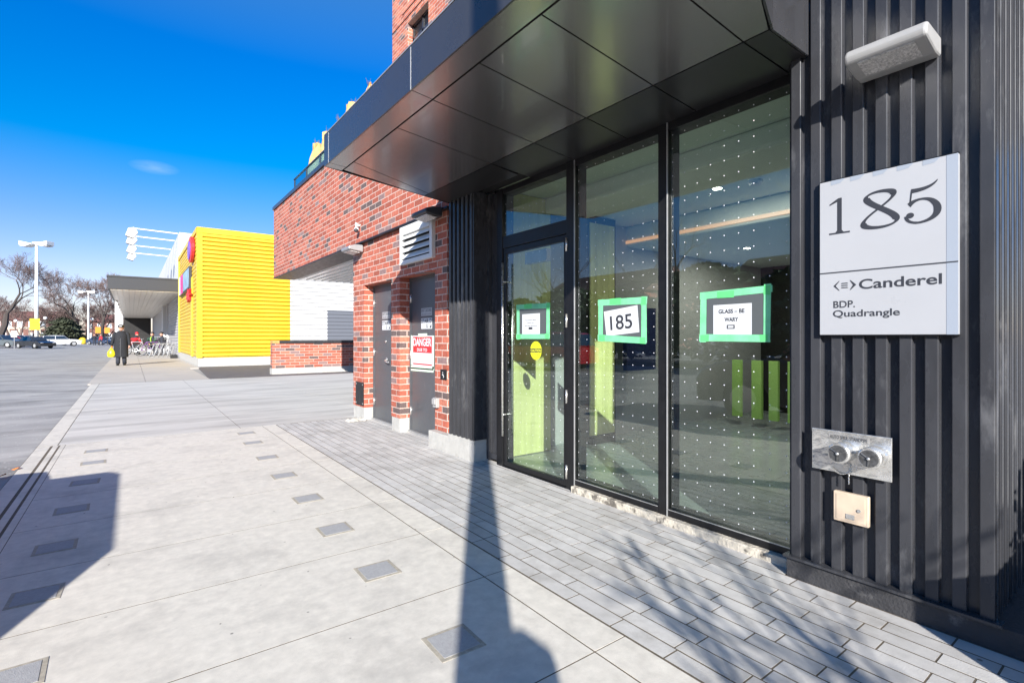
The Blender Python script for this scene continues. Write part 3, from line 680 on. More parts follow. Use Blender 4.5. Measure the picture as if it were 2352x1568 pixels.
# notices on the glass --------------------------------------------------------
XP = XG - .0042
def strip(g, a, b, w, lift):
    (y0, z0), (y1, z1) = a, b; dy, dz = y1 - y0, z1 - z0; l = math.hypot(dy, dz); ny, nz_ = -dz/l*w/2, dy/l*w/2
    j = lambda: random.uniform(-.004, .004)
    g.prism([(XP + lift, y0 + ny, z0 + nz_), (XP + lift, y0 - ny + j(), z0 - nz_ + j()), (XP + lift, y1 - ny, z1 - nz_), (XP + lift, y1 + ny + j(), z1 + nz_ + j())], (.0004, 0, 0))
def notice(label, frame, paper, tw, lines):
    t = wthing('taped_notice', label, 'notice', 'taped notices on the entrance glass')
    tl, tr, br, bl = frame
    q = MB(); q.prism([(XP + .0018, p[0], p[1]) for p in (tl, tr, br, bl)], (.0005, 0, 0)); q.build('plastic_sleeve', M['sleeve'], t)
    q = MB(); q.prism([(XP + .0011, p[0], p[1]) for p in paper], (.0004, 0, 0)); q.build('paper_sheet', M['paper'], t)
    h = tw / 2
    def inn(p, sy, sz): return (p[0] + sy*h, p[1] + sz*h)
    TL, TR, BR, BL = inn(tl, -1, -1), inn(tr, 1, -1), inn(br, 1, 1), inn(bl, -1, 1)
    e = .03
    for k, (a, b) in enumerate((((TL[0] + e, TL[1] + .002), (TR[0] - e, TR[1])), ((BL[0] + e, BL[1]), (BR[0] - e*.7, BR[1] - .003)), ((TL[0], TL[1] + e*.8), (BL[0], BL[1] - e)), ((TR[0], TR[1] + e), (BR[0], BR[1] - e*.6)))):
        q = MB(); strip(q, a, b, tw, .0002 - .00005*k); q.build('tape_strip', M['tape'], t)
    for k, (a, b) in enumerate((((TL[0] - .10, TL[1] + .004), (TL[0] - .22, TL[1] + .004)), ((TR[0], TR[1] + .025), (TR[0] + .006, TR[1] - .035)), ((BL[0] + .02, BL[1]), (BL[0] - .045, BL[1])), ((BR[0] + .04, BR[1]), (BR[0] - .01, BR[1])))):
        q = MB(); strip(q, a, b, tw*.96, -.0002 - .00005*k); q.build('tape_patch', M['tape_dark'], t)
    for s, yl, yr, z0, z1, rt, bd in lines: text_on_x(s, XP + .0001, yl, yr, z0, z1, M['ink'], t, bold=bd, rot=rt)
    return t
notice('green taped notice of small print on the entrance door glass', ((4.13, 1.675), (3.618, 1.668), (3.618, 1.335), (4.13, 1.332)), ((4.038, 1.577), (3.763, 1.579), (3.763, 1.372), (4.038, 1.370)), .047,
       [('Automatic door', 3.99, 3.82, 1.511, 1.522, 0, .01), ('please use', 3.955, 3.855, 1.483, 1.494, 0, .01), ('the main entrance', 4.0, 3.805, 1.457, 1.468, 0, .01)])
g = MB(); g.box(XP + .0002, XP + .0005, 3.875, 3.935, 1.425, 1.447); tag(g.build('door_notice_mark', M['ink'], [o for o in bpy.data.objects if o.get('category') == 'notice'][0]))
notice('green taped notice reading 185 on the middle glass pane', ((2.999, 1.660), (2.499, 1.656), (2.499, 1.300), (2.999, 1.318)), ((2.938, 1.560), (2.589, 1.597), (2.570, 1.388), (2.910, 1.357)), .05,
       [('185', 2.868, 2.640, 1.412, 1.528, R(4), .01)])
n3 = notice('green taped notice reading GLASS - BE WARY on the right glass pane', ((2.041, 1.650), (1.559, 1.667), (1.566, 1.322), (2.046, 1.323)), ((1.947, 1.563), (1.682, 1.565), (1.682, 1.358), (1.947, 1.359)), .045,
       [('GLASS \u2013 BE', 1.908, 1.728, 1.505, 1.533, 0, .03), ('WARY', 1.866, 1.770, 1.451, 1.479, 0, .03)])
g = MB(); g.box(XP + .0002, XP + .0005, 1.795, 1.850, 1.404, 1.410); g.box(XP + .0002, XP + .0005, 1.795, 1.850, 1.424, 1.430); g.box(XP + .0002, XP + .0005, 1.795, 1.803, 1.410, 1.424); g.box(XP + .0002, XP + .0005, 1.842, 1.850, 1.410, 1.424); g.build('printed_box', M['ink'], n3)
cs = wthing('caution_sticker', 'yellow oval sticker reading AUTOMATIC CAUTION DOOR on the entrance door', 'sticker')
g = MB(); g.prism([(XG - .0022, 3.825 + .085*math.cos(k*math.pi/16), 1.22 + .089*math.sin(k*math.pi/16)) for k in range(32)], (.001, 0, 0)); g.build('sticker_oval', M['yel_stick'], cs)
g = MB(); g.box(XG - .0030, XG - .0023, 3.742, 3.908, 1.200, 1.240); g.build('black_band', M['ink'], cs)
text_on_x('CAUTION', XG - .0034, 3.902, 3.748, 1.207, 1.233, M['yel_stick'], cs, bold=.02)
text_on_x('AUTOMATIC', XG - .0026, 3.884, 3.766, 1.250, 1.268, M['ink'], cs)
text_on_x('DOOR', XG - .0026, 3.862, 3.788, 1.168, 1.188, M['ink'], cs)

# signs on the steel doors ------------------------------------------------------
XD = 3.213
def plate(name, label, y0, y1, z0, z1, m=None, cat='sign', group=None):
    t = wthing(name, label, cat, group); q = MB(); q.box(XD - .001, XD + .0015, y0, y1, z0, z1); q.build('plate', m or M['paper'], t); return t
for yo, letter, side in ((0, 'D', 'right'), (1.365, 'E', 'left')):
    t = plate('door_sign', 'small grey sign reading EXIT DOORS on the %s steel door' % side, 6.099 + yo, 6.413 + yo, 1.640, 1.745, M['sign_face'], group='exit door signs')
    text_on_x('EXIT DOORS', XD - .002, 6.400 + yo, 6.112 + yo, 1.692, 1.736, M['ink'], t, bold=.015); text_on_x('KEEP CLOSED AT ALL TIMES', XD - .002, 6.395 + yo, 6.118 + yo, 1.652, 1.672, M['ink'], t)
    t = plate('stair_sign', 'white sign reading STAIR %s and G with a stair symbol on the %s steel door' % (letter, side), 6.099 + yo, 6.413 + yo, 1.462, 1.608, group='stair signs')
    text_on_x('STAIR ' + letter, XD - .002, 6.400 + yo, 6.112 + yo, 1.540, 1.598, M['ink'], t, bold=.02); text_on_x('G', XD - .002, 6.265 + yo, 6.215 + yo, 1.475, 1.525, M['ink'], t, bold=.02)
    q = MB(); 
    for k in range(4): q.box(XD - .0025, XD - .0015, 6.150 + yo - k*.012, 6.162 + yo - k*.012, 1.475, 1.487 + k*.012)
    q.build('stair_symbol', M['ink'], t)
t = plate('danger_sign', 'red and white DANGER DUE TO sign taped low on the right steel door', 6.075, 6.69, .945, 1.37, M['paper'])
q = MB(); q.box(XD - .0022, XD - .001, 6.10, 6.665, 1.135, 1.355); q.box(XD - .0022, XD - .001, 6.10, 6.665, .968, .985); q.build('red_field', M['red'], t)
text_on_x('DANGER', XD - .003, 6.655, 6.110, 1.225, 1.338, M['paper'], t, bold=.035); text_on_x('DUE TO', XD - .003, 6.535, 6.235, 1.152, 1.197, M['paper'], t, bold=.03)
q = MB()
for a, b in (((6.715, .955), (6.715, 1.375)), ((6.06, .93), (6.055, 1.37)), ((6.73, .925), (6.03, .935)), ((6.73, .895), (6.05, .905)), ((6.50, 1.375), (6.23, 1.378))):
    (y0, z0), (y1, z1) = a, b; dy, dz = y1 - y0, z1 - z0; l = math.hypot(dy, dz); ny, nz_ = -dz/l*.024, dy/l*.024
    q.prism([(XD - .004, y0 + ny, z0 + nz_), (XD - .004, y0 - ny, z0 - nz_), (XD - .004, y1 - ny, z1 - nz_), (XD - .004, y1 + ny, z1 + nz_)], (.0006 + .0001*random.random(), 0, 0))
q.build('tape_strip', mat('tape_pale', (.60, .74, .58), .6, var=.08, vscale=15), t)
q = MB(); q.box(3.036, 3.05, 5.408, 5.551, .835, .957); t = wthing('door_button', 'black accessible door button plate on the brick beside the cladding', 'button'); q.build('button_plate', M['black'], t, bevel=.003)
q = MB(); q.cyl((3.035, 5.485, .922), (3.0355, 5.485, .922), .008); q.tube([(3.0352, 5.488, .91), (3.0352, 5.488, .885), (3.0352, 5.468, .885), (3.0352, 5.460, .865)], .003, n=4)
q.tube([(3.0352, 5.485 + .021*math.cos(a), .875 + .021*math.sin(a)) for a in [k*.35 + .6 for k in range(12)]], .0025, n=4); q.build('wheelchair_symbol', M['paper'], t)
q = MB(); q.box(3.005, 3.05, 5.59, 5.69, .48, .60); q.box(2.985, 3.005, 5.60, 5.68, .52, .59); tag(q.build('outdoor_socket', M['lamp_grey'], bevel=.006), 'grey weatherproof outdoor socket box low beside the right steel door', 'socket')
q = MB(); q.box(3.04, 3.05, 8.15, 8.50, .225, .605); t = wthing('cover_plate', 'black metal cover plate at the foot of the far brick pillar', 'plate'); q.build('plate', M['black'], t)
q = MB()
for y in (8.18, 8.47):
    for z in (.26, .57): q.cyl((3.036, y, z), (3.04, y, z), .012)
q.build('screws', M['brushed'], t)

# louvre, wall lights, camera -------------------------------------------------
lv = wthing('vent_louvre', 'white metal vent louvre in the brick above the right steel door', 'vent')
q = MB(); y0, y1, z0, z1 = 5.70, 6.655, 2.345, 2.872
q.box(3.0, 3.06, y0, y0 + .07, z0, z1); q.box(3.0, 3.06, y1 - .07, y1, z0, z1); q.box(3.0, 3.06, y0 + .07, y1 - .07, z0, z0 + .06); q.box(3.0, 3.06, y0 + .07, y1 - .07, z1 - .12, z1); q.build('louvre_frame', M['offwhite'], lv, bevel=.004)
q = MB()
for k in range(4):
    z = z0 + .075 + k*.088
    q.prism([(2.998, y0 + .07, z), (3.05, y0 + .07, z + .075), (3.05, y0 + .07, z + .083), (2.998, y0 + .07, z + .012)], (0, y1 - y0 - .14, 0))
q.build('louvre_blade', M['offwhite'], lv)
q = MB(); q.box(3.046, 3.049, y0 + .07, y1 - .07, z0 + .06, z1 - .12); q.build('dark_gap', M['void'], lv)
def wall_pack(x, y0, y1, z, label, m, px=.27):
    t = wthing('wall_light', label, 'wall light', 'wedge wall lights above the doors')
    q = MB(); q.prism([(x, y0, z), (x, y0, z + .12), (x - px*.55, y0, z + .115), (x - px, y0, z + .08), (x - px, y0, z + .03)], (0, y1 - y0, 0)); q.build('lamp_housing', m, t, bevel=.015)
    q = MB(); q.prism([(x - .05, y0 + .04, z - .003), (x - px + .03, y0 + .04, z + .022), (x - px + .03, y0 + .04, z + .012), (x - .05, y0 + .04, z - .012)], (0, y1 - y0 - .08, 0)); q.build('lamp_lens', M['lens'], t)
wall_pack(2.985, 5.40, 5.80, 2.785, 'black wedge wall light above the louvre beside the black cladding', M['fascia_grey'], .22)
wall_pack(3.04, 8.14, 8.52, 2.735, 'grey wedge wall light at the top of the far brick pillar', M['grey_metal'], .24)
t = wthing('security_camera', 'small white security camera on the brick overhang', 'camera')
q = MB(); q.cyl((3.0, 8.17, 3.17), (2.93, 8.17, 3.16), .02); q.cyl((2.93, 8.17, 3.20), (2.93, 8.17, 3.12), .018); q.ball((2.93, 8.16, 3.09), .04); q.build('camera_arm', M['white'], t, smooth=True)
q = MB(); q.ball((2.918, 8.14, 3.075), .034); q.build('camera_dome', M['ink'], t, smooth=True)
# big flood light on the cladding
t = wthing('flood_light', 'large pale grey slab wall light on the ribbed cladding above the sign', 'wall light')
q = MB(); q.prism([(2.985, .705, 2.725), (2.985, .705, 2.635), (2.92, .705, 2.635), (2.775, .705, 2.668), (2.765, .705, 2.70), (2.79, .705, 2.735)], (0, .325, 0))
q.build('lamp_housing', M['lamp_grey'], t, bevel=.014, seg=3)
q = MB(); q.prism([(2.905, .755, 2.6395), (2.792, .755, 2.6655), (2.791, .755, 2.6605), (2.904, .755, 2.6345)], (0, .225, 0)); q.build('lamp_lens', M['lens'], t)

# fire department connection ------------------------------------------------
t = wthing('fire_connection', 'polished steel twin fire hose connection plate on the black cladding', 'fire connection')
XF = 2.958
q = MB(); q.box(XF, XF + .006, .889, 1.252, .645, .861); q.build('face_plate', M['chrome'], t, bevel=.002)
for yc, zc_ in ((1.085, .765), (.950, .765)):
    Mx = Matrix.Rotation(-math.pi/2, 4, 'Y')
    q = MB(); q.lathe([(.050, 0), (.052, .02), (.046, .03), (.046, .075), (.051, .08), (.051, .10), (.046, .104), (.046, .108)], (XF, yc, zc_), 24, Mx); q.build('inlet', M['chrome'], t, smooth=False)
    q = MB(); q.cyl((XF - .109, yc, zc_), (XF - .112, yc, zc_), .041, n=24)
    for a in range(3): 
        an = a*2.094 + .6; q.tube([(XF - .113, yc, zc_), (XF - .113, yc + .038*math.cos(an), zc_ + .038*math.sin(an))], .004, n=5)
    q.build('inlet_cap', mat('cap_grey', (.11, .11, .11), .4, .5, var=.5, vscale=60), t)
    q = MB(); q.ball((XF - .116, yc, zc_), .008); q.build('cap_boss', M['brushed'], t)
q = MB(); q.box(XF - .0025, XF - .0003, .984, 1.170, .815, .843); q.build('name_strip', M['brushed'], t)
text_on_x('AUTO SPKR. STANDPIPE', XF - .0032, 1.163, .992, .820, .838, M['ink'], t, bold=.01)
q = MB(); q.box(XF - .002, XF - .0003, .995, 1.15, .660, .688); q.build('lower_strip', M['brushed'], t)
q = MB(); q.tube([(XF - .012 - .004*(k % 2), 1.068 + .003*((k+1) % 2), .70 - .0085*k) for k in range(13)], .003, n=5); q.tube([(XF - .012, 1.15 - .011*k, .665 - .022*math.sin(k*math.pi/8)) for k in range(9)], .003, n=5); q.build('chain', M['brushed'], t)
t = wthing('key_box', 'small beige metal lock box below the fire connection plate', 'lock box')
q = MB(); q.box(2.965, 2.992, .990, 1.150, .392, .546); q.build('box_body', M['tan_metal'], t, bevel=.004)
q = MB(); q.box(2.9625, 2.9648, 1.004, 1.136, .404, .534); q.build('box_lid', M['tan_metal'], t, bevel=.002)
q = MB(); q.cyl((2.958, 1.03, .468), (2.9624, 1.03, .468), .009, n=14); q.box(2.960, 2.9622, 1.05, 1.09, .415, .44); q.build('lock', M['brushed'], t)

# cloth rag on the pavers
q = MB()
random.seed(3)
n = 12; vs = []; fs = []
for i in range(n):
    for j in range(6): vs.append((2.76 + i*.028 + random.uniform(-.01, .01), 8.02 + j*.05 + random.uniform(-.02, .02), .004 + random.uniform(0, .045) * (1 if 0 < i < n-1 and 0 < j < 5 else .1)))
for i in range(n-1):
    for j in range(5): fs.append((i*6+j, (i+1)*6+j, (i+1)*6+j+1, i*6+j+1))
q.add(vs, fs); tag(q.build('crumpled_cloth', M['cloth_rag'], smooth=True), 'crumpled pale cloth lying on the paving by the far brick pillar', 'rag')

q = MB(); q.add([(-.95, 7.17, .004), (-.92, 7.18, .02), (-.90, 7.22, .008), (-.93, 7.25, .016), (-.98, 7.21, .004)], [(0, 1, 2, 3, 4)]); q.add([(-1.06, 7.0, -.02), (-.99, 7.03, .01), (-1.0, 7.12, -.02)], [(0, 1, 2)])
tag(q.build('fallen_leaf', M['orange']), 'torn orange scrap lying at the kerb beside the asphalt', 'litter')
# burlap-wrapped shrubs on the terrace ------------------------------------------
def wrapped(y, x, base, top, w, tipped, label):
    t = thing('wrapped_shrub', label, 'wrapped shrub', (x, y, base), 0, 'burlap wrapped shrubs on the terrace')
    h = top - base; n = 14; prof = [(w*.55, 0), (w*.95, h*.15), (w, h*.35), (w*.85, h*.55), (w*.6, h*.75), (w*.42, h*.88), (w*(.38 if not tipped else .08), h*.97), (.01, h)]
    q = MB(); vs = []
    q.lathe(prof, (0, 0, 0), n)
    q.v = [(a + random.uniform(-.03, .03), b + random.uniform(-.03, .03), c + random.uniform(-.02, .02)) for a, b, c in q.v]
    q.build('burlap_wrap', M['burlap'], t)
    q = MB()
    for k in range(8): q.cyl((random.uniform(-.05, .05), random.uniform(-.05, .05), h*.9), (random.uniform(-.10, .10), random.uniform(-.12, .12), h + random.uniform(.02, .12)), .008, .002, 4)
    q.build('twigs', M['twig'], t)
for y, top, w, tp, la in ((13.55, 6.35, .30, False, 'burlap wrapped shrub farthest along the terrace railing'), (12.70, 6.36, .26, False, 'burlap wrapped shrub second farthest along the terrace'), (11.75, 6.33, .24, True, 'burlap wrapped shrub at the middle of the terrace row'), (10.85, 6.38, .42, False, 'widest burlap wrapped shrub rising above the canopy edge'), (9.95, 6.46, .26, True, 'burlap wrapped shrub with a pointed tip nearest the brick tower')):
    wrapped(y, 3.85, 4.6, top, w, tp, la)

# low brick wall at the driveway --------------------------------------------------
t = wthing('low_wall', 'low red brick wall with black cap beside the driveway ramp', 'wall')
q = MB(); q.box(4.12, 8.5, 20.1, 20.45, .21, 1.12); q.build('brick_face', M['brick_low'], t)
q = MB(); q.box(4.10, 8.5, 20.09, 20.46, -.05, .209); q.build('concrete_footing', M['concrete_base'], t)
q = MB(); q.box(4.35, 8.5, 20.06, 20.5, 1.121, 1.225); q.build('black_cap', M['canopy'], t)
q = MB(); q.box(4.12, 4.348, 20.08, 20.48, 1.121, 1.222); q.build('wood_block', M['wood_orange'], t)

# ================================================================ YELLOW STORE
ST = wthing('grocery_store', 'yellow and white metal clad store with dark canopy and red signs', 'building')
def hribs(g, axis, plane, a0, a1, z0, z1, period, depth, sgn):
    """horizontal ribs. axis 'x': runs along X on plane Y; axis 'y': runs along Y on plane X"""
    prof = []; z = z0
    while z < z1 - .01:
        zz = [z, z + period*.16, z + period*.17, z + period*.30, z + period*.90, min(z + period*.999, z1)]
        dd = [depth, depth, depth*.35, 0, 0, depth]
        for a, d in zip(zz, dd):
            if a <= z1: prof.append((a, d))
        z += period
    if axis == 'x': g.sheet([(a0, plane + d*sgn, a) for a, d in prof], (a1 - a0, 0, 0), flip=True)
    else: g.sheet([(plane + d*sgn, a0, a) for a, d in prof], (0, a1 - a0, 0), flip=False)
YW = 27.3
g = MB(); hribs(g, 'x', YW - .03, 2.62, 6.42, .42, 6.12, .19, .09, 1); g.box(2.5, 6.42, YW + .065, 30, .4, 6.1); g.build('yellow_siding', M['yellow'], ST)
g = MB(); hribs(g, 'x', YW - .03, 6.42, 13, .42, 6.12, .19, .07, 1); g.box(6.42, 13, YW + .066, 30, .4, 6.1); g.build('white_siding', M['siding'], ST)
g = MB(); g.box(2.40, 2.62, YW - .03, YW + .12, .40, 6.36); g.box(2.40, 13, YW - .04, YW + .1, 6.121, 6.38); g.box(2.38, 2.5, YW + .12, 38.6, 6.14, 6.37)
g.box(2.39, 2.46, 29.6, 30.3, .4, 4.3); g.box(2.39, 2.5, 38.35, 38.6, .4, 6.14); g.build('corner_trim', M['yellow'], ST)
g = MB(); hribs(g, 'y', 2.43, YW + .12, 38.35, .42, 6.13, .19, .045, 1); g.box(2.5, 8, 30.0, 38.6, .4, 6.1); g.build('yellow_front', M['yellow'], ST)
g = MB(); g.box(2.46, 13, YW + .02, 38.7, -.05, .399); g.build('concrete_base', M['concrete_base'], ST)
g = MB(); hribs(g, 'y', 2.52, 38.6, 52, .1, 4.25, .19, .045, 1); g.box(2.6, 8, 38.6, 95, 0, 7.9); g.build('grey_front', M['siding_grey'], ST)
g = MB(); g.box(2.45, 8, 38.7, 95, 4.95, 8.0); g.build('white_parapet', M['siding'], ST)
MB().box(2.40, 2.55, 52, 52.5, 0, 4.2).build('white_pier', M['siding'], ST); MB().box(2.3, 2.55, 56, 58, 0, 4.2).build('white_pier', M['siding'], ST)
g = MB(); g.box(-1.12, 2.44, 38.62, 95, 4.22, 4.94); cp = g.build('store_canopy', M['fascia_grey'], ST)
g = MB(); g.box(-1.16, 2.44, 38.58, 95, 4.941, 5.03); g.build('roof_edge', M['fascia_grey'], cp)
g = MB()
x = -1.0
while x < 2.4: g.box(x, x + .29, 38.7, 94, 4.17, 4.219); x += .3
g.build('soffit_boards', M['soffit_store'], cp)
for i, yy in enumerate((50, 55.5, 61, 67, 74, 82)):
    g = MB(); g.box(-1.0, -.82, yy - .35, yy - .12, 0, 4.17); g.box(-1.0, -.82, yy + .12, yy + .35, 0, 4.17); g.box(-1.0, -.82, yy - .12, yy + .12, 0, 1.0); g.box(-1.0, -.82, yy - .12, yy + .12, 3.2, 4.17); g.box(-1.0, -.82, yy - .12, yy + .12, 1.9, 2.3)
    g.build('canopy_column', M['siding'], ST)
g = MB(); g.box(-.8, 2.4, 94, 94.3, 0, 4.2); g.build('end_wall', M['dark_wall'], ST)
g = MB(); hribs(g, 'x', YW - .05, 8.24, 12.9, .42, 2.72, .19, .03, 1); g.box(8.24, 12.9, YW - .049, YW + .01, 2.72, 2.76); g.build('wall_shade', mat('wall_shade_grey', (.13, .14, .165), .5), ST)  # dark ribbed sheet painting the shadow on the white siding
# store signs
t = wthing('store_sign', 'round red and purple letter sign high on the yellow store front', 'sign')
g = MB(); g.prism([(2.40, 29.2 + .95*math.cos(a), 5.58 + .62*math.sin(a)) for a in [k*math.pi/10 for k in range(20)]], (-.12, 0, 0)); g.build('letter_body', M['red'], t)
g = MB(); g.prism([(2.279, 29.5 + .65*math.cos(a), 5.58 + .45*math.sin(a)) for a in [k*math.pi/10 for k in range(20)]], (-.03, 0, 0)); g.build('letter_face', M['purple'], t)
t = wthing('poster_sign', 'blue white and pink picture panel on the yellow store front', 'sign')
g = MB(); g.box(2.30, 2.42, 30.0, 36.6, 3.75, 4.88); g.build('panel_box', M['ink'], t)
g = MB(); g.box(2.29, 2.299, 33.8, 35.4, 3.8, 4.85); g.build('pink_strip', M['pink'], t)
g = MB(); g.box(2.29, 2.299, 35.5, 36.4, 3.8, 4.85); g.build('white_strip', M['white'], t)
g = MB(); g.box(2.29, 2.299, 30.1, 33.4, 3.85, 4.80); g.build('panel_picture', mat('poster_blue', (.30, .45, .60), .4, var=.4, vscale=2), t)
t = wthing('leaf_sign', 'small red leaf shaped sign under the picture panel of the store', 'sign')
g = MB(); g.prism([(2.40, 30.4 + r_*1.2*math.cos(a), 3.45 + r_*.36*math.sin(a)) for a, r_ in [(k*math.pi/7, 1 if k % 2 else .55) for k in range(14)]], (-.12, 0, 0)); g.build('leaf', M['red'], t)
# flood light arms on the white parapet
for i, (yy, la) in enumerate(((40.0, 'nearest'), (43.1, 'second'), (47.5, 'third'), (51.7, 'farthest'))):
    t = thing('arm_light', 'white flood lamp on a long arm over the store canopy, %s of the row' % la, 'flood light', (2.46, yy, 8.02), 0, 'white arm lights above the store canopy')
    q = MB(); q.cyl((0, 0, .1), (-2.35, 0, .16), .045, n=8); q.build('arm', M['white'], t)
    q = MB(); q.prism([(-2.75, -.28, -.35), (-2.35, -.28, -.5), (-2.1, -.28, -.1), (-2.3, -.28, .2), (-2.6, -.28, .12)], (0, .56, 0)); q.build('lamp_head', M['white'], t, bevel=.04)
# bike rack -------------------------------------------------------------------
t = thing('bike_rack', 'white tubular bicycle rack under the store canopy', 'bike rack', (1.45, 42.0, 0))
q = MB()
for k in range(5):
    x = -.5 + k*.25
    q.tube([(x, 0, 0), (x + .02, -.1, .1), (x + .28, -.2, .85), (x + .36, -.1, .92), (x + .44, .1, .85), (x + .3, .5, .05)], .026, n=6)
q.cyl((-.6, 0, .03), (.9, 0, .03), .03, n=6); q.cyl((-.2, -.15, .9), (1.1, -.12, .93), .028, n=6); q.build('rack_tubes', M['tube_metal'], t)
q = MB(); q.box(2.0, 2.38, 38.9, 39.3, 0, .22); tag(q.build('black_box', M['tyre'], bevel=.03), 'small black box on the ground at the corner of the yellow front', 'box')
# bicycles
def bicycle(loc, rz, frame_m, label):
    t = thing('bicycle', label, 'bicycle', loc, rz, 'bicycles leaning under the store canopy')
    for x in (-.52, .52):
        q = MB(); pts = [(x + .33*math.cos(a), 0, .34 + .33*math.sin(a)) for a in [k*math.pi/12 for k in range(25)]]; q.tube(pts, .02, n=6); w_ = q.build('wheel', M['tyre'], t)
        q = MB(); 
        for k in range(9): q.cyl((x, 0, .34), (x + .32*math.cos(k*.698), 0, .34 + .32*math.sin(k*.698)), .004, n=3)
        q.cyl((x, -.04, .34), (x, .04, .34), .025); q.tube([(x + .305*math.cos(a), 0, .34 + .305*math.sin(a)) for a in [k*math.pi/12 for k in range(25)]], .012, n=5); q.build('rim', M['tube_metal'], w_)
    q = MB(); A, B_, C_, D_ = (-.52, 0, .34), (-.08, 0, .30), (-.2, 0, .82), (.36, 0, .80)
    for a, b in ((A, B_), (A, C_), (B_, C_), (B_, D_), (C_, D_), ((.36, 0, .80), (.52, 0, .34)), ((.36, 0, .8), (.33, 0, 1.0))): q.cyl(a, b, .018, n=6)
    q.build('frame', frame_m, t)
    q = MB(); q.tube([(.28, -.28, .98), (.36, -.2, 1.02), (.34, 0, 1.0), (.36, .2, 1.02), (.28, .28, .98)], .014, n=6); q.build('handlebar', M['tube_metal'], t)
    q = MB(); q.ball((-.23, 0, .92), .13, .06, .035); q.cyl((-.2, 0, .8), (-.22, 0, .9), .013, n=5); q.build('saddle', M['tyre'], t)
    q = MB(); q.cyl((-.08, -.03, .30), (-.08, .03, .30), .08, n=12); q.cyl((-.08, .05, .3), (0, .08, .15), .01, n=4); q.cyl((-.08, -.05, .3), (-.16, -.08, .45), .01, n=4); q.build('crank', M['grey_metal'], t)
    t.scale = (1.22, 1.22, 1.22)
    return t
bicycle((.25, 46.5, 0), R(-25), paint('silver', (.5, .5, .52)), 'silver bicycle parked nearest the canopy columns')
bicycle((1.75, 44.2, 0), R(-30), paint('dark', (.05, .05, .07)), 'dark bicycle standing in the white rack')
bicycle((1.15, 45.6, 0), R(-15), paint('violet', (.25, .08, .3)), 'violet bicycle behind the rack beside the seated people')

# ================================================================ PEOPLE
def skin_obj(name, joints, edges, m, parent, root=0, lv=1, loc=None):
    me = bpy.data.meshes.new(name); me.from_pydata([j[:3] for j in joints], edges, []); me.materials.append(m)
    o = bpy.data.objects.new(name, me); COL.objects.link(o); o.parent = parent
    sk = o.modifiers.new('skin', 'SKIN'); sk.use_smooth_shade = True
    sv = me.skin_vertices[0].data
    for i, j in enumerate(joints):
        r = j[3]; sv[i].radius = (r, j[4] if len(j) > 4 else r); sv[i].use_root = (i == root)
    s2 = o.modifiers.new('sub', 'SUBSURF'); s2.levels = lv; s2.render_levels = 2
    return o
def head_face(t, c, fwd, m=M['skin'], s=1.0, name='head'):
    """head with nose, ears, eyes, mouth looking towards fwd (unit 2D)"""
    f = Vector((fwd[0], fwd[1], 0)).normalized(); r_ = Vector((f.y, -f.x, 0)); c = Vector(c)
    q = MB(); q.ball(c, .082*s, .088*s, .115*s, 14, 10); q.ball(c + f*.02 - Vector((0, 0, .055*s)), .058*s, .062*s, .062*s)
    q.ball(c + f*.092*s - Vector((0, 0, .012)), .014, .014, .024)
    for k in (-1, 1): q.ball(c + r_*k*.084*s - Vector((0, 0, .005)), .014, .018, .032)
    o = q.build(name, m, t, smooth=True)
    q = MB()
    for k in (-1, 1): q.ball(c + f*.078*s + r_*k*.032 + Vector((0, 0, .012)), .011)
    q.ball(c + f*.073*s - Vector((0, 0, .062)), .022, .022, .006); q.build('facial_features', M['hair'], t)
    return o
def hand(q, w, d, side, palm_r=.038):
    """palm, four curled fingers and a thumb hanging along d"""
    w = Vector(w); d = Vector(d).normalized(); s_ = Vector(side).normalized(); n_ = d.cross(s_).normalized()
    q.tube([w, w + d*.05, w + d*.09], [.028, .036, .030], n=8)
    for k, l in enumerate((.062, .072, .068, .052)):
        b = w + d*.085 + s_*(-.027 + .018*k)
        q.tube([b, b + d*l*.5 + n_*.008, b + d*l*.85 + n_*.03, b + d*l*.75 + n_*.045], [.0095, .009, .008, .006], n=6)
    b = w + d*.03 - s_*.03
    q.tube([b, b + d*.03 - s_*.018 + n_*.01, b + d*.06 - s_*.016 + n_*.024], [.012, .010, .007], n=6)

# man in the long dark coat, walking towards the camera
man = thing('person', 'person in a long dark overcoat and cap walking with a yellow bag', 'person', (-.38, 30.7, 0), R(180 - 8))
# local frame: +Y is forward (towards camera after rotation), built facing +Y
q = MB()
coat_prof = [(.40, .29, .20), (.60, .28, .19), (.80, .28, .20), (1.0, .275, .20), (1.15, .265, .195), (1.32, .262, .19), (1.45, .255, .175), (1.55, .22, .145), (1.61, .15, .12), (1.655, .10, .10)]
nn = 20; vs = []
for z, rx, ry in coat_prof:
    for k in range(nn):
        a = 2*math.pi*k/nn; w_ = 1 + .05*math.sin(5*a + z*3) * max(0, 1.2 - z)
        vs.append((rx*w_*math.cos(a), ry*w_*math.sin(a), z))
fs = [(i*nn+k, i*nn+(k+1) % nn, (i+1)*nn+(k+1) % nn, (i+1)*nn+k) for i in range(len(coat_prof)-1) for k in range(nn)]
q.add(vs, fs)
q.tube([(.19, 0, 1.56), (.27, -.01, 1.46), (.31, .0, 1.25), (.34, .03, 1.06), (.345, .05, .93)], [.085, .078, .07, .06, .062], n=10)
q.tube([(-.19, 0, 1.56), (-.27, .0, 1.46), (-.30, .02, 1.25), (-.325, .06, 1.08), (-.33, .09, .95)], [.085, .078, .07, .06, .062], n=10)
q.build('overcoat', M['coat_cloth'], man, smooth=True)
q = MB(); q.prism([(-.01, .19, 1.3), (.012, .19, 1.3), (.012, .205, .44), (-.01, .205, .44)], (0, .006, 0))
for z in (1.35, 1.2, 1.05, .9): q.ball((.03, .202, z), .017)
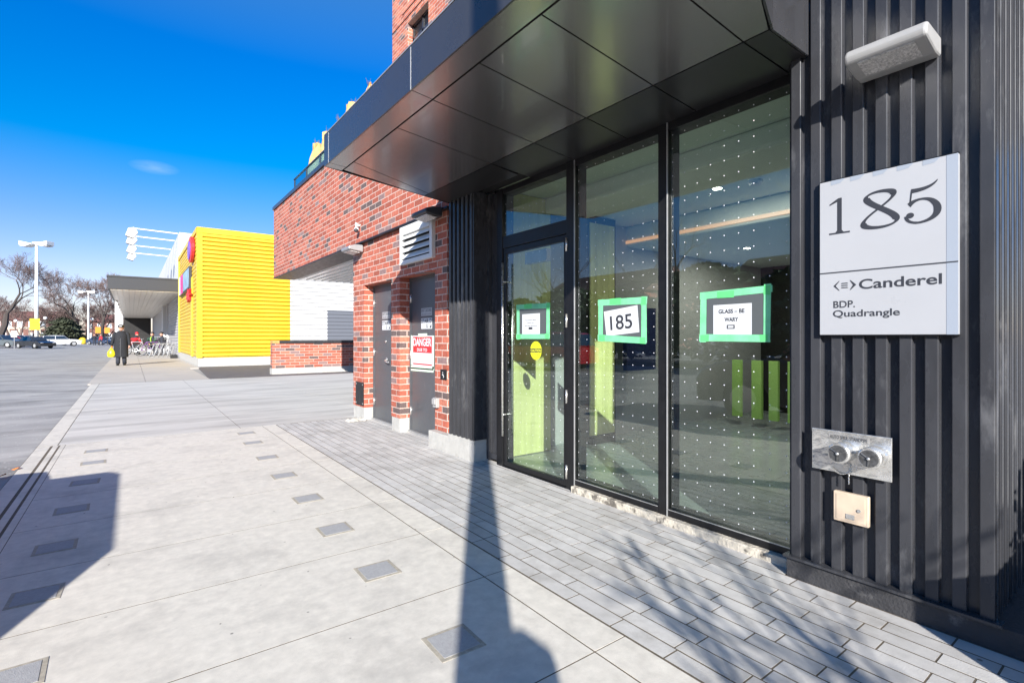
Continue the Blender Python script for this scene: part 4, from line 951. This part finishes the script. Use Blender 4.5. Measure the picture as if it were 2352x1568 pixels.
q.build('coat_buttons', M['fascia_grey'], man)
skin_obj('body', [(0, 0, .95, .13), (0, 0, 1.2, .14), (0, 0, 1.5, .13), (0, 0, 1.62, .06), (0, .01, 1.70, .055), (0, .015, 1.78, .08), (.1, 0, .9, .10), (-.1, 0, .9, .10), (.11, .02, .5, .07), (-.11, -.04, .5, .07), (.12, .03, .12, .045), (-.12, -.08, .12, .045)],
         [(0, 1), (1, 2), (2, 3), (3, 4), (4, 5), (0, 6), (0, 7), (6, 8), (7, 9), (8, 10), (9, 11)], M['skin'], man)
q = MB(); q.tube([(.10, 0, .95), (.11, .01, .6), (.115, .03, .3), (.12, .04, .07)], [.11, .10, .088, .082], n=12); q.tube([(-.10, 0, .95), (-.11, -.01, .6), (-.115, -.05, .3), (-.12, -.09, .07)], [.11, .10, .088, .082], n=12); q.build('trousers', M['trouser'], man, smooth=True)
for x, y in ((.12, .09), (-.12, -.04)):
    q = MB(); q.ball((x, y, .045), .055, .14, .05); q.box(x - .05, x + .05, y - .13, y + .12, .0, .02); q.build('shoe', M['shoe'], man, smooth=False)
head_face(man, (0, .04, 1.775), (0, 1), s=1.18)
q = MB(); q.ball((0, 0, 1.79), .09, .09, .10); q.v = [v for v in q.v]; q2 = MB(); q2.lathe([(.112, 0), (.124, .04), (.118, .09), (.085, .125), (.005, .135)], (0, .025, 1.81), 16); q2.prism([(-.09, .12, 1.825), (.09, .12, 1.825), (.065, .20, 1.812), (-.065, .20, 1.812)], (0, 0, .014)); q2.build('cap', M['shoe'], man, smooth=True)
q = MB(); q.box(-.05, .05, .150, .156, 1.845, 1.885); q.build('cap_badge', M['lamp_grey'], man)
q = MB(); hand(q, (.345, .055, .93), (0, .05, -1), (0, 1, 0)); q.build('hand', M['orange'], man, smooth=True)
q = MB(); hand(q, (-.33, .10, .95), (0, .1, -1), (0, 1, 0)); q.build('hand', M['skin'], man, smooth=True)
bag = thing('shopping_bag', 'bulging yellow plastic shopping bag held in the walking person\'s hand', 'bag', man.matrix_basis @ Vector((.36, .07, .40)), R(172))
q = MB(); q.lathe([(.02, 0), (.12, .02), (.155, .12), (.14, .25), (.07, .36), (.03, .42)], (0, 0, 0), 14); q.v = [(a*1.05 + random.uniform(-.012, .012), b*.75 + random.uniform(-.012, .012), c) for a, b, c in q.v]; q.tube([(-.03, 0, .38), (-.02, 0, .46), (.02, 0, .46), (.03, 0, .38)], .01, n=5); q.build('bag_body', M['bag_yellow'], bag, smooth=True)

def crouched(loc, rz, jacket, label, hat=None, stripe=False, lean=0):
    t = thing('person', label, 'person', loc, rz, 'people resting beside the bicycles')
    # seated/crouching, facing +Y
    skin_obj('body', [(0, 0, .45, .15), (0, .06, .72, .15), (0, .14 + lean, .98, .14), (0, .18 + lean, 1.10, .06), (0, .20 + lean, 1.19, .07),
                      (.11, .22, .50, .09), (.13, .45, .52, .07), (.14, .42, .12, .05), (.14, .52, .05, .045),
                      (-.11, .22, .50, .09), (-.13, .45, .52, .07), (-.14, .42, .12, .05), (-.14, .52, .05, .045)],
             [(0, 1), (1, 2), (2, 3), (3, 4), (0, 5), (5, 6), (6, 7), (7, 8), (0, 9), (9, 10), (10, 11), (11, 12)], M['trouser'], t)
    skin_obj('jacket', [(0, 0, .50, .17), (0, .06, .74, .17), (0, .13 + lean, .98, .15), (.19, .15 + lean, .98, .075), (.26, .30 + lean, .74, .06), (.12, .50 + lean, .66, .05), (-.19, .15 + lean, .98, .075), (-.26, .30 + lean, .74, .06), (-.12, .50 + lean, .66, .05)],
             [(0, 1), (1, 2), (2, 3), (3, 4), (4, 5), (2, 6), (6, 7), (7, 8)], jacket, t)
    head_face(t, (0, .23 + lean, 1.22), (0, 1))
    q = MB(); q.lathe([(.098, 0), (.10, .05), (.08, .10), (.03, .13), (.004, .135)], (0, .21 + lean, 1.24), 14); q.build('hat', hat or M['hair'], t, smooth=True)
    q = MB(); hand(q, (.11, .52 + lean, .655), (-.3, 1, -.2), (1, 0, 0)); hand(q, (-.11, .52 + lean, .655), (.3, 1, -.2), (1, 0, 0)); q.build('hands', M['skin'], t, smooth=True)
    if stripe:
        q = MB(); q.tube([(.05, .24 + lean, 1.08), (.07, .30 + lean, .95), (.06, .26 + lean, .75)], .02, n=6); q.build('scarf', M['hivis'], t)
    for x in (.14, -.14):
        q = MB(); q.ball((x, .5, .04), .05, .13, .045); q.build('shoe', M['shoe'], t)
    t.scale = (1.28, 1.28, 1.28)
    return t
crouched((-.15, 49.0, 0), R(-60), M['jacket_red'], 'person in a red jacket and red hat bent forward by the bicycles', M['jacket_red'], lean=.25)
crouched((1.35, 48.2, .0), R(170), M['jacket_green'], 'person in a dark jacket with a bright green scarf crouching by the bicycles', M['hair'], True)
crouched((2.0, 47.5, .0), R(150), M['coat_cloth'], 'person all in black crouched against the grey store wall', M['hair'])
def walker(loc, rz, top, legs, label):
    t = thing('person', label, 'person', loc, rz, 'distant people at the far end of the lot')
    skin_obj('body', [(0, 0, .95, .14), (0, 0, 1.2, .15), (0, 0, 1.42, .14), (0, 0, 1.52, .055), (0, 0, 1.65, .09), (.1, 0, .88, .10), (.11, .12, .5, .075), (.11, .1, .06, .05), (-.1, 0, .88, .10), (-.11, -.05, .5, .075), (-.11, -.2, .06, .05)], [(0, 1), (1, 2), (2, 3), (3, 4), (0, 5), (5, 6), (6, 7), (0, 8), (8, 9), (9, 10)], legs, t)
    skin_obj('jacket', [(0, 0, .95, .17), (0, 0, 1.2, .17), (0, 0, 1.42, .15), (.22, 0, 1.40, .07), (.27, .05, 1.1, .06), (.25, .14, .88, .05), (-.22, 0, 1.40, .07), (-.27, 0, 1.1, .06), (-.25, .05, .88, .05)], [(0, 1), (1, 2), (2, 3), (3, 4), (4, 5), (2, 6), (6, 7), (7, 8)], top, t)
    head_face(t, (0, .01, 1.66), (0, 1))
walker(at(217, 80), R(180), M['coat_cloth'], M['trouser'], 'distant person in dark clothes crossing the far end of the parking lot')
walker(at(232, 78), R(120), M['jacket_red'], M['trouser'], 'distant person in a red top beyond the parking lot lamps')

# ================================================================ CARS
def car(loc, rz, paint_m, label, kind='sedan', L_=4.7, group='cars parked in the lot'):
    t = thing('parked_car', label, 'car', loc, rz, group)        # front towards +X local
    H_ = 1.42 if kind == 'sedan' else 1.62; hw = .88; hx = L_/2
    fx, rx = hx - .92, -hx + .95; wr = .33 if kind == 'sedan' else .37
    belt = .88 if kind == 'sedan' else .98; hood = .80 if kind == 'sedan' else .95
    def arch(cx): return [(cx + (wr + .06)*math.cos(a), .30 + (wr + .06)*math.sin(a)) for a in [k*math.pi/8 for k in range(0, 9)]]
    low = [(hx - .02, .28)] + [(x, max(z, .22)) for x, z in arch(fx)] + [(x, max(z, .22)) for x, z in arch(rx)] + [(-hx + .02, .30), (-hx, .55), (-hx + .04, belt - .02), (-hx + .35, belt + .04)]
    if kind == 'sedan': low += [(-hx + .95, belt + .05), (hx*.30, belt + .04), (hx*.42, hood + .10), (hx*.80, hood), (hx - .12, hood - .10), (hx, .60)]
    else: low += [(hx*.33, belt + .05), (hx*.42, hood + .11), (hx*.82, hood + .02), (hx - .10, hood - .12), (hx, .65)]
    # loft across width with rounded sides
    P = low; n = len(P); secs = [(-hw + .03, .94, .02), (-hw, 1, 0), (hw, 1, 0), (hw - .03, .94, .02)]
    q = MB(); rings = []
    stations = [(-hw*.90, .97), (-hw, .985), (-hw*1.0 + .002, 1.0), (-hw*.8, 1.0), (0, 1.012), (hw*.8, 1.0), (hw, .985), (hw*.90, .97)]
    stations = [(-hw + .05, .955), (-hw, .985), (-hw + .05, 1.0), (-hw*.5, 1.008), (hw*.5, 1.008), (hw - .05, 1.0), (hw, .985), (hw - .05, .955)]
    stations = [(-hw, .985), (-hw*.93, 1.0), (-hw*.5, 1.012), (hw*.5, 1.012), (hw*.93, 1.0), (hw, .985)]
    vs = []
    for y, sc in stations:
        for x, z in P: vs.append((x*sc*(1 if abs(y) < hw*.95 else .99), y, z if z < .5 else .5 + (z - .5)*(1 if abs(y) < hw*.95 else .93)))
    fs = []
    for s_ in range(len(stations)-1):
        for i in range(n): fs.append((s_*n+i, (s_+1)*n+i, (s_+1)*n+(i+1) % n, s_*n+(i+1) % n))
    fs += [tuple(range(n)), tuple(range(len(stations)*n-1, (len(stations)-1)*n-1, -1))]
    q.add(vs, fs); q.build('body', paint_m, t)
    # cabin
    if kind == 'sedan': cab = [(-hx + .72, belt), (-hx + 1.25, H_ - .04), (-hx*.25, H_), (.25, H_ - .02), (hx*.46, belt)]
    else: cab = [(-hx + .10, belt), (-hx + .32, H_ - .06), (-hx*.4, H_), (.3, H_ - .02), (hx*.42, belt)]
    def cabsec(g, P_, w0, w1, y_off=0):
        m_ = len(P_); vs = []
        for sg_ in (-1, 1):
            for x, z in P_:
                f = (z - belt)/(H_ - belt); vs.append((x, sg_*(w0 + (w1 - w0)*f), z))
        g.add(vs, [tuple(range(m_)), tuple(range(2*m_-1, m_-1, -1))] + [(i, m_+i, m_+(i+1) % m_, (i+1) % m_) for i in range(m_)])
    g = MB(); cabsec(g, cab, hw - .06, hw - .26); cb_ = g.build('cabin', paint_m, t, bevel=.05 if kind == 'sedan' else .13, seg=3)
    # glazing: sides, front, rear
    zt, zb_ = H_ - .09, belt + .04
    def px(zz, P0, P1): return P0[0] + (P1[0] - P0[0])*(zz - P0[1])/(P1[1] - P0[1])
    rb, rt = px(zb_, cab[0], cab[1]) + .08, px(zt, cab[0], cab[1]) + .10
    fb, ft = px(zb_, cab[-1], cab[-2]) - .08, px(zt, cab[-1], cab[-2]) - .10
    mid = (rb + fb)/2 - .05
    for a0, a1, b0, b1 in ((rb, mid - .04, rt, mid - .04), (mid + .04, fb, mid + .04, ft)):
        g = MB()
        for sg_ in (-1, 1):
            yb = sg_*(hw - .06 - .2*(zb_ - belt)/(H_ - belt)); yt = sg_*(hw - .06 - .2*(zt - belt)/(H_ - belt)); e = sg_*.006
            g.prism([(a0, yb + e, zb_), (a1, yb + e, zb_), (b1, yt + e, zt), (b0, yt + e, zt)], (0, sg_*.004, 0))
        g.build('side_window', M['car_glass'], t)
    for s_, (c0, c1), nm in ((1, (cab[-1], cab[-2]), 'windscreen'), (-1, (cab[0], cab[1]), 'rear_window')):
        g = MB(); P0, P1 = Vector((c0[0], 0, c0[1])), Vector((c1[0], 0, c1[1])); a = P0.lerp(P1, .10); b = P0.lerp(P1, .90); off = Vector((s_*.008, 0, .006))
        w0, w1 = hw - .14, hw - .30; g.prism([a + off + Vector((0, -w0, 0)), a + off + Vector((0, w0, 0)), b + off + Vector((0, w1, 0)), b + off + Vector((0, -w1, 0))], off*.5); g.build(nm, M['car_glass'], t)
    for x in (fx, rx):
        for s_ in (-1, 1):
            g = MB(); g.cyl((x, s_*(hw - .20), wr), (x, s_*(hw + .005), wr), wr, n=20); w_ = g.build('wheel', M['tyre'], t, bevel=.02)
            g = MB(); g.cyl((x, s_*(hw + .006), wr), (x, s_*(hw + .014), wr), wr*.62, n=14)
            g.build('rim', M['tube_metal'], w_)
    for s_ in (-1, 1):
        g = MB(); g.ball((hx - .10, s_*(hw - .28), hood - .16), .10, .20, .065); g.build('headlight', M['lamp_grey'], t, smooth=True)
        g = MB(); g.ball((-hx + .06, s_*(hw - .16), belt - .15), .06, .14, .09); g.build('tail_light', M['red'], t, smooth=True)
        g = MB(); g.ball((hx*.40, s_*(hw + .08), belt + .06), .06, .09, .055); g.build('side_mirror', paint_m, t, smooth=True)
    g = MB(); g.box(hx - .01, hx + .012, -.26, .26, .42, .54); g.box(-hx - .012, -hx + .01, -.26, .26, .5, .62); g.build('number_plate', M['paper'], t)
    g = MB(); g.box(hx - .06, hx + .01, -.4, .4, .58, .66); g.build('grille', M['void'], t)
    return t
BLK = paint('black', (.012, .014, .018)); SIL = paint('silver2', (.40, .42, .44)); REDP = paint('red', (.45, .02, .03)); WH = paint('white', (.7, .7, .7)); GRY = paint('grey', (.10, .12, .13)); BLU = paint('blue', (.03, .05, .10))
hd = math.atan2(-2.6, 1.95)
car(at(80, 62), hd, BLK, 'black sedan parked in front of the white lamp pole')
car(at(4, 66), hd + .35, GRY, 'dark green grey car cut off at the left edge of the photo', 'suv')
car(at(22, 70), hd - 2.2, REDP, 'red car parked between the grey car and the black sedan', 'sedan', 4.4)
car(at(40, 76), hd + .2, BLU, 'dark blue car roof just behind the red car', 'suv')
car(at(62, 82), hd + .1, SIL, 'silver car behind the black sedan with only its roof showing', 'suv')
car(at(122, 86), hd + .9, GRY, 'grey car behind the nose of the black sedan', 'sedan')
car(at(140, 78), hd + 1.1, WH, 'white suv to the right of the black sedan', 'suv')
car(at(230, 92), hd, BLU, 'dark blue sedan beyond the second lamp pole', 'sedan')
car(at(262, 96), hd + .3, SIL, 'silver sedan at the far end near the walking person', 'sedan')
# vehicle parked at the kerb, out of the frame: its shadow falls on the walk
car((-2.72, 3.05, -.045), R(90), BLK, 'black suv parked at the kerb seen only as a shadow and a reflection', 'suv', 4.75)

# ================================================================ LAMP POSTS AND STREET THINGS
def lot_lamp(p, h, label):
    t = thing('parking_lamp', label, 'lamp post', p, YAW*-1, 'white lamp posts in the parking lot')
    q = MB(); q.cyl((0, 0, 0), (0, 0, h), .21, .13, 12); q.build('pole', M['white'], t, smooth=True)
    q = MB(); q.cyl((0, 0, 0), (0, 0, .9), .42, .40, 16); q.build('concrete_base', M['concrete_base'], t)
    for s_ in (-1, 1):
        q = MB(); q.prism([(s_*.1, -.55, h - .2), (s_*1.75, -.55, h + .15), (s_*1.75, -.55, h - .35), (s_*1.1, -.55, h - .55)], (0, 1.1, 0)); q.box(s_*-.1, s_*.5, -.12, .12, h - .1, h + .08); q.build('lamp_head', M['white'], t, bevel=.05)
        q = MB(); q.box(s_*.95, s_*1.7, -.45, .45, h - .50, h - .46, ); q.build('lens', M['lens'], t)
    return t
p1 = at(84, 64, -.04); lot_lamp(p1, 13.2, 'tall white twin headed lamp post behind the black sedan')
lot_lamp(at(203, 106, -.04), 10.9, 'farther white twin headed lamp post to the right of the first')
t = thing('pole_sign', 'square yellow sign strapped to the nearer white lamp post', 'sign', p1 + Vector((0, 0, 3.0)), -YAW)
q = MB(); q.box(-.62, .62, -.26, -.22, -.7, .7); q.build('sign_plate', M['yellow'], t)
q = MB(); q.box(-.4, .4, -.27, -.262, .1, .3); q.box(-.3, .3, -.27, -.262, -.2, -.05); q.build('sign_print', mat('sign_print', (.55, .42, .02), .5), t)
t = thing('bay_sign', 'small white sign on a post beside the red car', 'sign', at(33, 60), -YAW)
q = MB(); q.cyl((0, 0, 0), (0, 0, 2), .04); q.build('post', M['grey_metal'], t)
q = MB(); q.box(-.35, .35, -.05, -.02, 1.35, 2.1); q.build('panel', M['offwhite'], t)
for p, d, la in ((190, 100, 'yellow rounded barrier block at the foot of the farther lamp post'),):
    q = MB(); q.lathe([(.6, 0), (.65, .3), (.6, .9), (.35, 1.2), (.05, 1.3)], at(p, d, 0), 12); tag(q.build('barrier_block', M['yellow'], smooth=True), la, 'barrier')
for p, d, h, la in ((104, 105, 5.0, 'globe street lamp in front of the brick house'), (212, 118, 5.2, 'globe street lamp right of the farther lamp post'), (36, 110, 4.6, 'globe street lamp near the left edge of the photo')):
    t = thing('globe_lamp', la, 'street lamp', at(p, d), 0, 'small globe lamps beyond the lot')
    q = MB(); q.cyl((0, 0, 0), (0, 0, h), .09, .06); q.build('post', M['bark'], t); q = MB(); q.ball((0, 0, h + .25), .32); q.build('globe', M['white'], t, smooth=True)
for p, d, c, la in ((226, 84, 'orange', 'orange cone sign beside the distant people'), (247, 88, 'orange', 'orange sign to the right of the distant red person')):
    t = thing('orange_sign', la, 'sign', at(p, d), -YAW); q = MB(); q.cyl((0, 0, 0), (0, 0, 2.4), .05); q.build('post', M['bark'], t); q = MB(); q.box(-.45, .45, -.08, -.04, 2.0, 3.0); q.build('panel', M[c], t)
# boundary wall and houses beyond
a_, b_ = at(-60, 112), at(196, 112); dv = (b_ - a_).normalized(); nv = Vector((-dv.y, dv.x, 0))
q = MB(); q.prism([a_, b_, b_ + nv*.4, a_ + nv*.4], (0, 0, 1.0)); tag(q.build('retaining_wall', M['stone']), 'long low pale retaining wall along the far edge of the lot', 'wall')
M['brick_far'] = mat('brick_far', (.17, .085, .07), .9, var=.3, vscale=1.5)
def house(px0, px1, d, h, label, windows=4, wallm=None):
    A = at(px0, d); Bp = at(px1, d); L_ = (Bp - A).length; ang = math.atan2((Bp - A).y, (Bp - A).x)
    t = thing('brick_house', label, 'house', A, ang)
    q = MB(); q.box(0, L_, 0, 9, 0, h); q.build('wall', wallm or M['brick_far'], t)
    q = MB(); q.prism([(-.5, -.5, h), (-.5, 9.5, h), (-.5, 4.5, h + 2.4)], (L_ + 1, 0, 0)); rf = q.build('roof', M['roof'], t)
    q = MB(); q.box(L_*.7, L_*.7 + .8, 3, 4, h + 1, h + 3.2); q.build('chimney', M['brick_low'], rf)
    for i in range(windows):
        x = L_*(i + .5)/windows
        for z in ((1.0, 2.5), (3.9, 5.3)):
            if z[1] < h:
                q = MB(); q.box(x - .75, x + .75, -.06, -.01, z[0], z[1]); w_ = q.build('window', M['white'], t)
                q = MB(); q.box(x - .62, x - .05, -.08, -.062, z[0] + .1, z[1] - .1); q.box(x + .05, x + .62, -.08, -.062, z[0] + .1, z[1] - .1); q.build('pane', M['win_glass'], w_)
    q = MB(); q.box(0, L_, -.5, -.1, 0, .5); q.build('porch_step', M['stone'], t)
    q = MB(); q.box(L_*.48, L_*.48 + 1, -.08, -.01, .5, 2.6); q.build('door', M['dark_wall'], t)
    return t
house(-45, 112, 128, 5.6, 'red roofed brick house behind the parked cars at the left', 6)
house(196, 285, 150, 5.8, 'far brick house behind the bare trees near the store columns', 4)
q = MB()
for k in range(5):
    A = at(20 + k*24, 122); q.box(A.x - .18, A.x + .18, A.y - .18, A.y + .18, 0, 3.3)
A, Bp = at(15, 122), at(120, 122); dv = (Bp - A).normalized(); nv = Vector((-dv.y, dv.x, 0)); q.prism([A + Vector((0, 0, 3.3)), Bp + Vector((0, 0, 3.3)), Bp + nv*.5 + Vector((0, 0, 3.3)), A + nv*.5 + Vector((0, 0, 3.3))], (0, 0, .5))
tag(q.build('stone_porch', M['stone']), 'pale stone colonnade in front of the brick house', 'porch')

# ================================================================ TREES
def bare_tree(loc, h, label, seed, m=None, lean=(0, 0), spread=1.0, depth=5, group='bare trees beyond the lot', trunk_r=None, rmin=0):
    rnd = random.Random(seed); t = thing('bare_tree', label, 'tree', loc, 0, group)
    tr, tw = MB(), MB()
    def grow(p, d, l, r, lv):
        n = 3; pts = [p]; rad = [r]; q_ = p; dd = d.copy()
        for i in range(n):
            dd = (dd + Vector((rnd.uniform(-.22, .22), rnd.uniform(-.22, .22), rnd.uniform(-.06, .16)))).normalized()
            q_ = q_ + dd*(l/n); pts.append(q_); rad.append(r*(1 - .38*(i+1)/n))
        tgt = tr if lv < 3 else tw
        rad = [max(x_, rmin) for x_ in rad]
        tgt.tube(pts, rad, n=7 if lv < 2 else (5 if lv < 3 else 3))
        if lv >= depth: return
        k = rnd.choice((2, 3)) + (1 if lv >= 2 else 0)
        for j in range(k):
            a = rnd.uniform(0, 6.28); tilt = rnd.uniform(.35, .85)*spread
            x = dd.orthogonal().normalized(); y = dd.cross(x)
            nd = (dd*math.cos(tilt) + (x*math.cos(a) + y*math.sin(a))*math.sin(tilt)); nd.z += .10; nd.normalize()
            o_ = pts[-1] if j < 2 else pts[rnd.choice((1, 2))]
            grow(o_, nd, l*rnd.uniform(.62, .82), rad[-1]*rnd.uniform(.62, .8), lv + 1)
    grow(Vector((0, 0, 0)), Vector((lean[0], lean[1], 1)).normalized(), h*.27, trunk_r or h*.028, 0)
    tr.build('trunk', m or M['bark'], t); tw.build('crown', M['twig'], t)
    return t
bare_tree(at(-4, 80), 19, 'large dark bare tree at the left edge of the photo', 5, M['bark'], lean=(.1, .02), spread=1.1, depth=7, rmin=.012)
bare_tree(at(182, 112), 19, 'tall bare tree just left of the farther lamp post', 12, M['bark'], depth=7, rmin=.016)
bare_tree(at(232, 108), 17, 'leaning bare tree right of the farther lamp post', 21, M['bark'], lean=(.2, -.15), depth=7, rmin=.016)
bare_tree(at(268, 120), 15, 'bare tree beside the white store columns', 33, M['bark_grey'], depth=7, rmin=.016)
for i, (p, d, h) in enumerate(((20, 117, 12), (50, 116, 12), (75, 119, 13), (100, 117, 12), (122, 122, 13), (148, 130, 14), (168, 122, 12), (205, 130, 13), (222, 140, 14), (250, 134, 14), (285, 128, 14), (-20, 130, 15))):
    bare_tree(at(p, d), h, 'reddish bare background tree, number %s from the left edge of the tree line' % ['second', 'third', 'fourth', 'fifth', 'sixth', 'seventh', 'eighth', 'ninth', 'tenth', 'eleventh', 'last', 'first'][i], 50 + i, M['twig'], depth=6, spread=1.2, rmin=.022)
def evergreen(loc, h, r, label, n=1500, leafm=None, dome=False, group=None, ls=.16):
    t = thing('evergreen', label, 'tree', loc, 0, group); q = MB(); rnd = random.Random(int(h*100 + loc[0]*7))
    q.cyl((0, 0, 0), (0, 0, h*.85), h*.03, .02, 6); q.build('trunk', M['bark'], t); q = MB()
    for _ in range(n):
        f = rnd.random()**.8; z = h*(.06 + .94*f); env = r*(math.sin(max(.05, min(1, (1 - f)*1.1))*math.pi/2) if not dome else math.sqrt(max(0, 1 - (f*1.0)**2)))*(1 + .25*math.sin(f*23 + 1))
        a = rnd.uniform(0, 6.28); rr = env*math.sqrt(rnd.uniform(.25, 1))*(1 + .15*math.sin(a*4 + f*9))
        c = Vector((rr*math.cos(a), rr*math.sin(a), z)); s_ = ls*rnd.uniform(.5, 1.3)
        u = Vector((rnd.uniform(-1, 1), rnd.uniform(-1, 1), rnd.uniform(-.5, .5))).normalized(); v = u.orthogonal().normalized()
        q.quadf(c - u*s_, c - v*s_*.5, c + u*s_, c + v*s_*.5)
    q.build('crown', leafm or M['pine'], t); return t
evergreen(at(146, 104), 5.2, 2.6, 'dark spreading evergreen behind the white suv', 1800, ls=.4, dome=True)
evergreen(at(166, 108), 4.2, 2.2, 'rounded evergreen shrub right of the white suv', 1300, ls=.35, dome=True)
evergreen(at(118, 110), 3.0, 1.8, 'low olive shrub between the lamp post and the white suv', 900, ls=.3, dome=True)

# ================================================================ BEHIND THE CAMERA: what the glass mirrors and what casts the long shadows
t = thing('utility_pole', 'round wooden utility pole behind the camera seen only as a long shadow', 'pole', (-1.12, -1.80, -.05))
q = MB(); q.cyl((0, 0, 0), (0, 0, 6.2), .165, .045, 16); q.build('pole_shaft', M['wood_pole'], t, smooth=True)
q = MB(); q.box(-.04, .30, -.10, .16, 1.35, 1.78); q.ball((.18, .0, 1.30), .13, .13, .12); q.build('shadow_bulge', M['grey_metal'], t, bevel=.04)  # added box and ball, shaped to bulge the pole's shadow
t = thing('shadow_caster', 'unseen low box right of the camera, added to cast a shadow', 'shadow_caster', (2.42, -1.0, 0))  # stand-in for the unknown object that throws the low shadow
q = MB(); q.box(-.33, .45, -.5, .44, 0, .86); q.build('caster_box', M['shadow_caster'], t, bevel=.02)
evergreen((2.80, -.80, .80), .55, .24, 'unseen leafy ball on the low box, added to cast a rounded shadow', 500, M['leaf'], True, None, .05)  # added foliage, rounds off the shadow on the return face
bare_tree((-1.22, -3.05, -.04), 3.7, 'young bare street tree behind the camera casting branch shadows', 77, M['bark'], spread=1.0, depth=5, group='street trees behind the camera', trunk_r=.035, rmin=.0075)
car((-8.5, 17.5, -.045), R(80), REDP, 'red suv in the lot out of frame, mirrored in the entrance door', 'suv', 4.8)
# across the lot, mirrored in the panes
def far_house(x, y, w, label):
    t = thing('brick_house', label, 'house', (x, y, 0), R(90)); L_ = w
    q = MB(); q.box(0, L_, 0, 9, 0, 6.2); q.build('wall', M['brick_low'], t)
    q = MB(); q.prism([(-.5, -.5, 6.2), (-.5, 9.5, 6.2), (-.5, 4.5, 9)], (L_ + 1, 0, 0)); q.build('roof', M['roof'], t)
    for i in range(5):
        xx = L_*(i + .5)/5
        for z in ((1, 2.7), (3.9, 5.4)):
            q = MB(); q.box(xx - .9, xx + .9, -.07, -.01, z[0], z[1]); w_ = q.build('window', M['white'], t)
            q = MB(); q.box(xx - .75, xx - .06, -.09, -.071, z[0] + .12, z[1] - .12); q.box(xx + .06, xx + .75, -.09, -.071, z[0] + .12, z[1] - .12); q.build('pane', M['win_glass'], w_)
far_house(-36, 34, 16, 'brick house with white windows across the street, mirrored in the glass')
far_house(-38, 8, 18, 'second brick house across the street, mirrored in the right pane')
for i, (x, y, h, r_) in enumerate(((-17, 10, 4.5, 3.2), (-18, 15.5, 5.2, 3.4), (-17.5, 21, 4.2, 3.0), (-19, 27, 5.0, 3.4), (-17, 5, 4.8, 3.2), (-20, 34, 4.5, 3.2))):
    evergreen((x, y, 0), h, r_, 'dense evergreen %s along the street hedge, mirrored in the glass' % ['second', 'third', 'fourth', 'fifth', 'first', 'sixth'][i], 2600, M['leaf'], True, 'street hedge evergreens', .28)
for i, (x, y, h) in enumerate(((-22, 12, 12), (-24, 22, 13), (-23, 31, 12), (-21, 3, 12))):
    bare_tree((x, y, 0), h, 'bare street tree %s across the street, mirrored in the glass' % ['second', 'third', 'fourth', 'first'][i], 90 + i, M['bark'], depth=5, group='bare trees across the street')
q = MB(); q.box(-16, -13.5, -20, 60, -.04, .02); struct(q.build('verge', M['grass']))
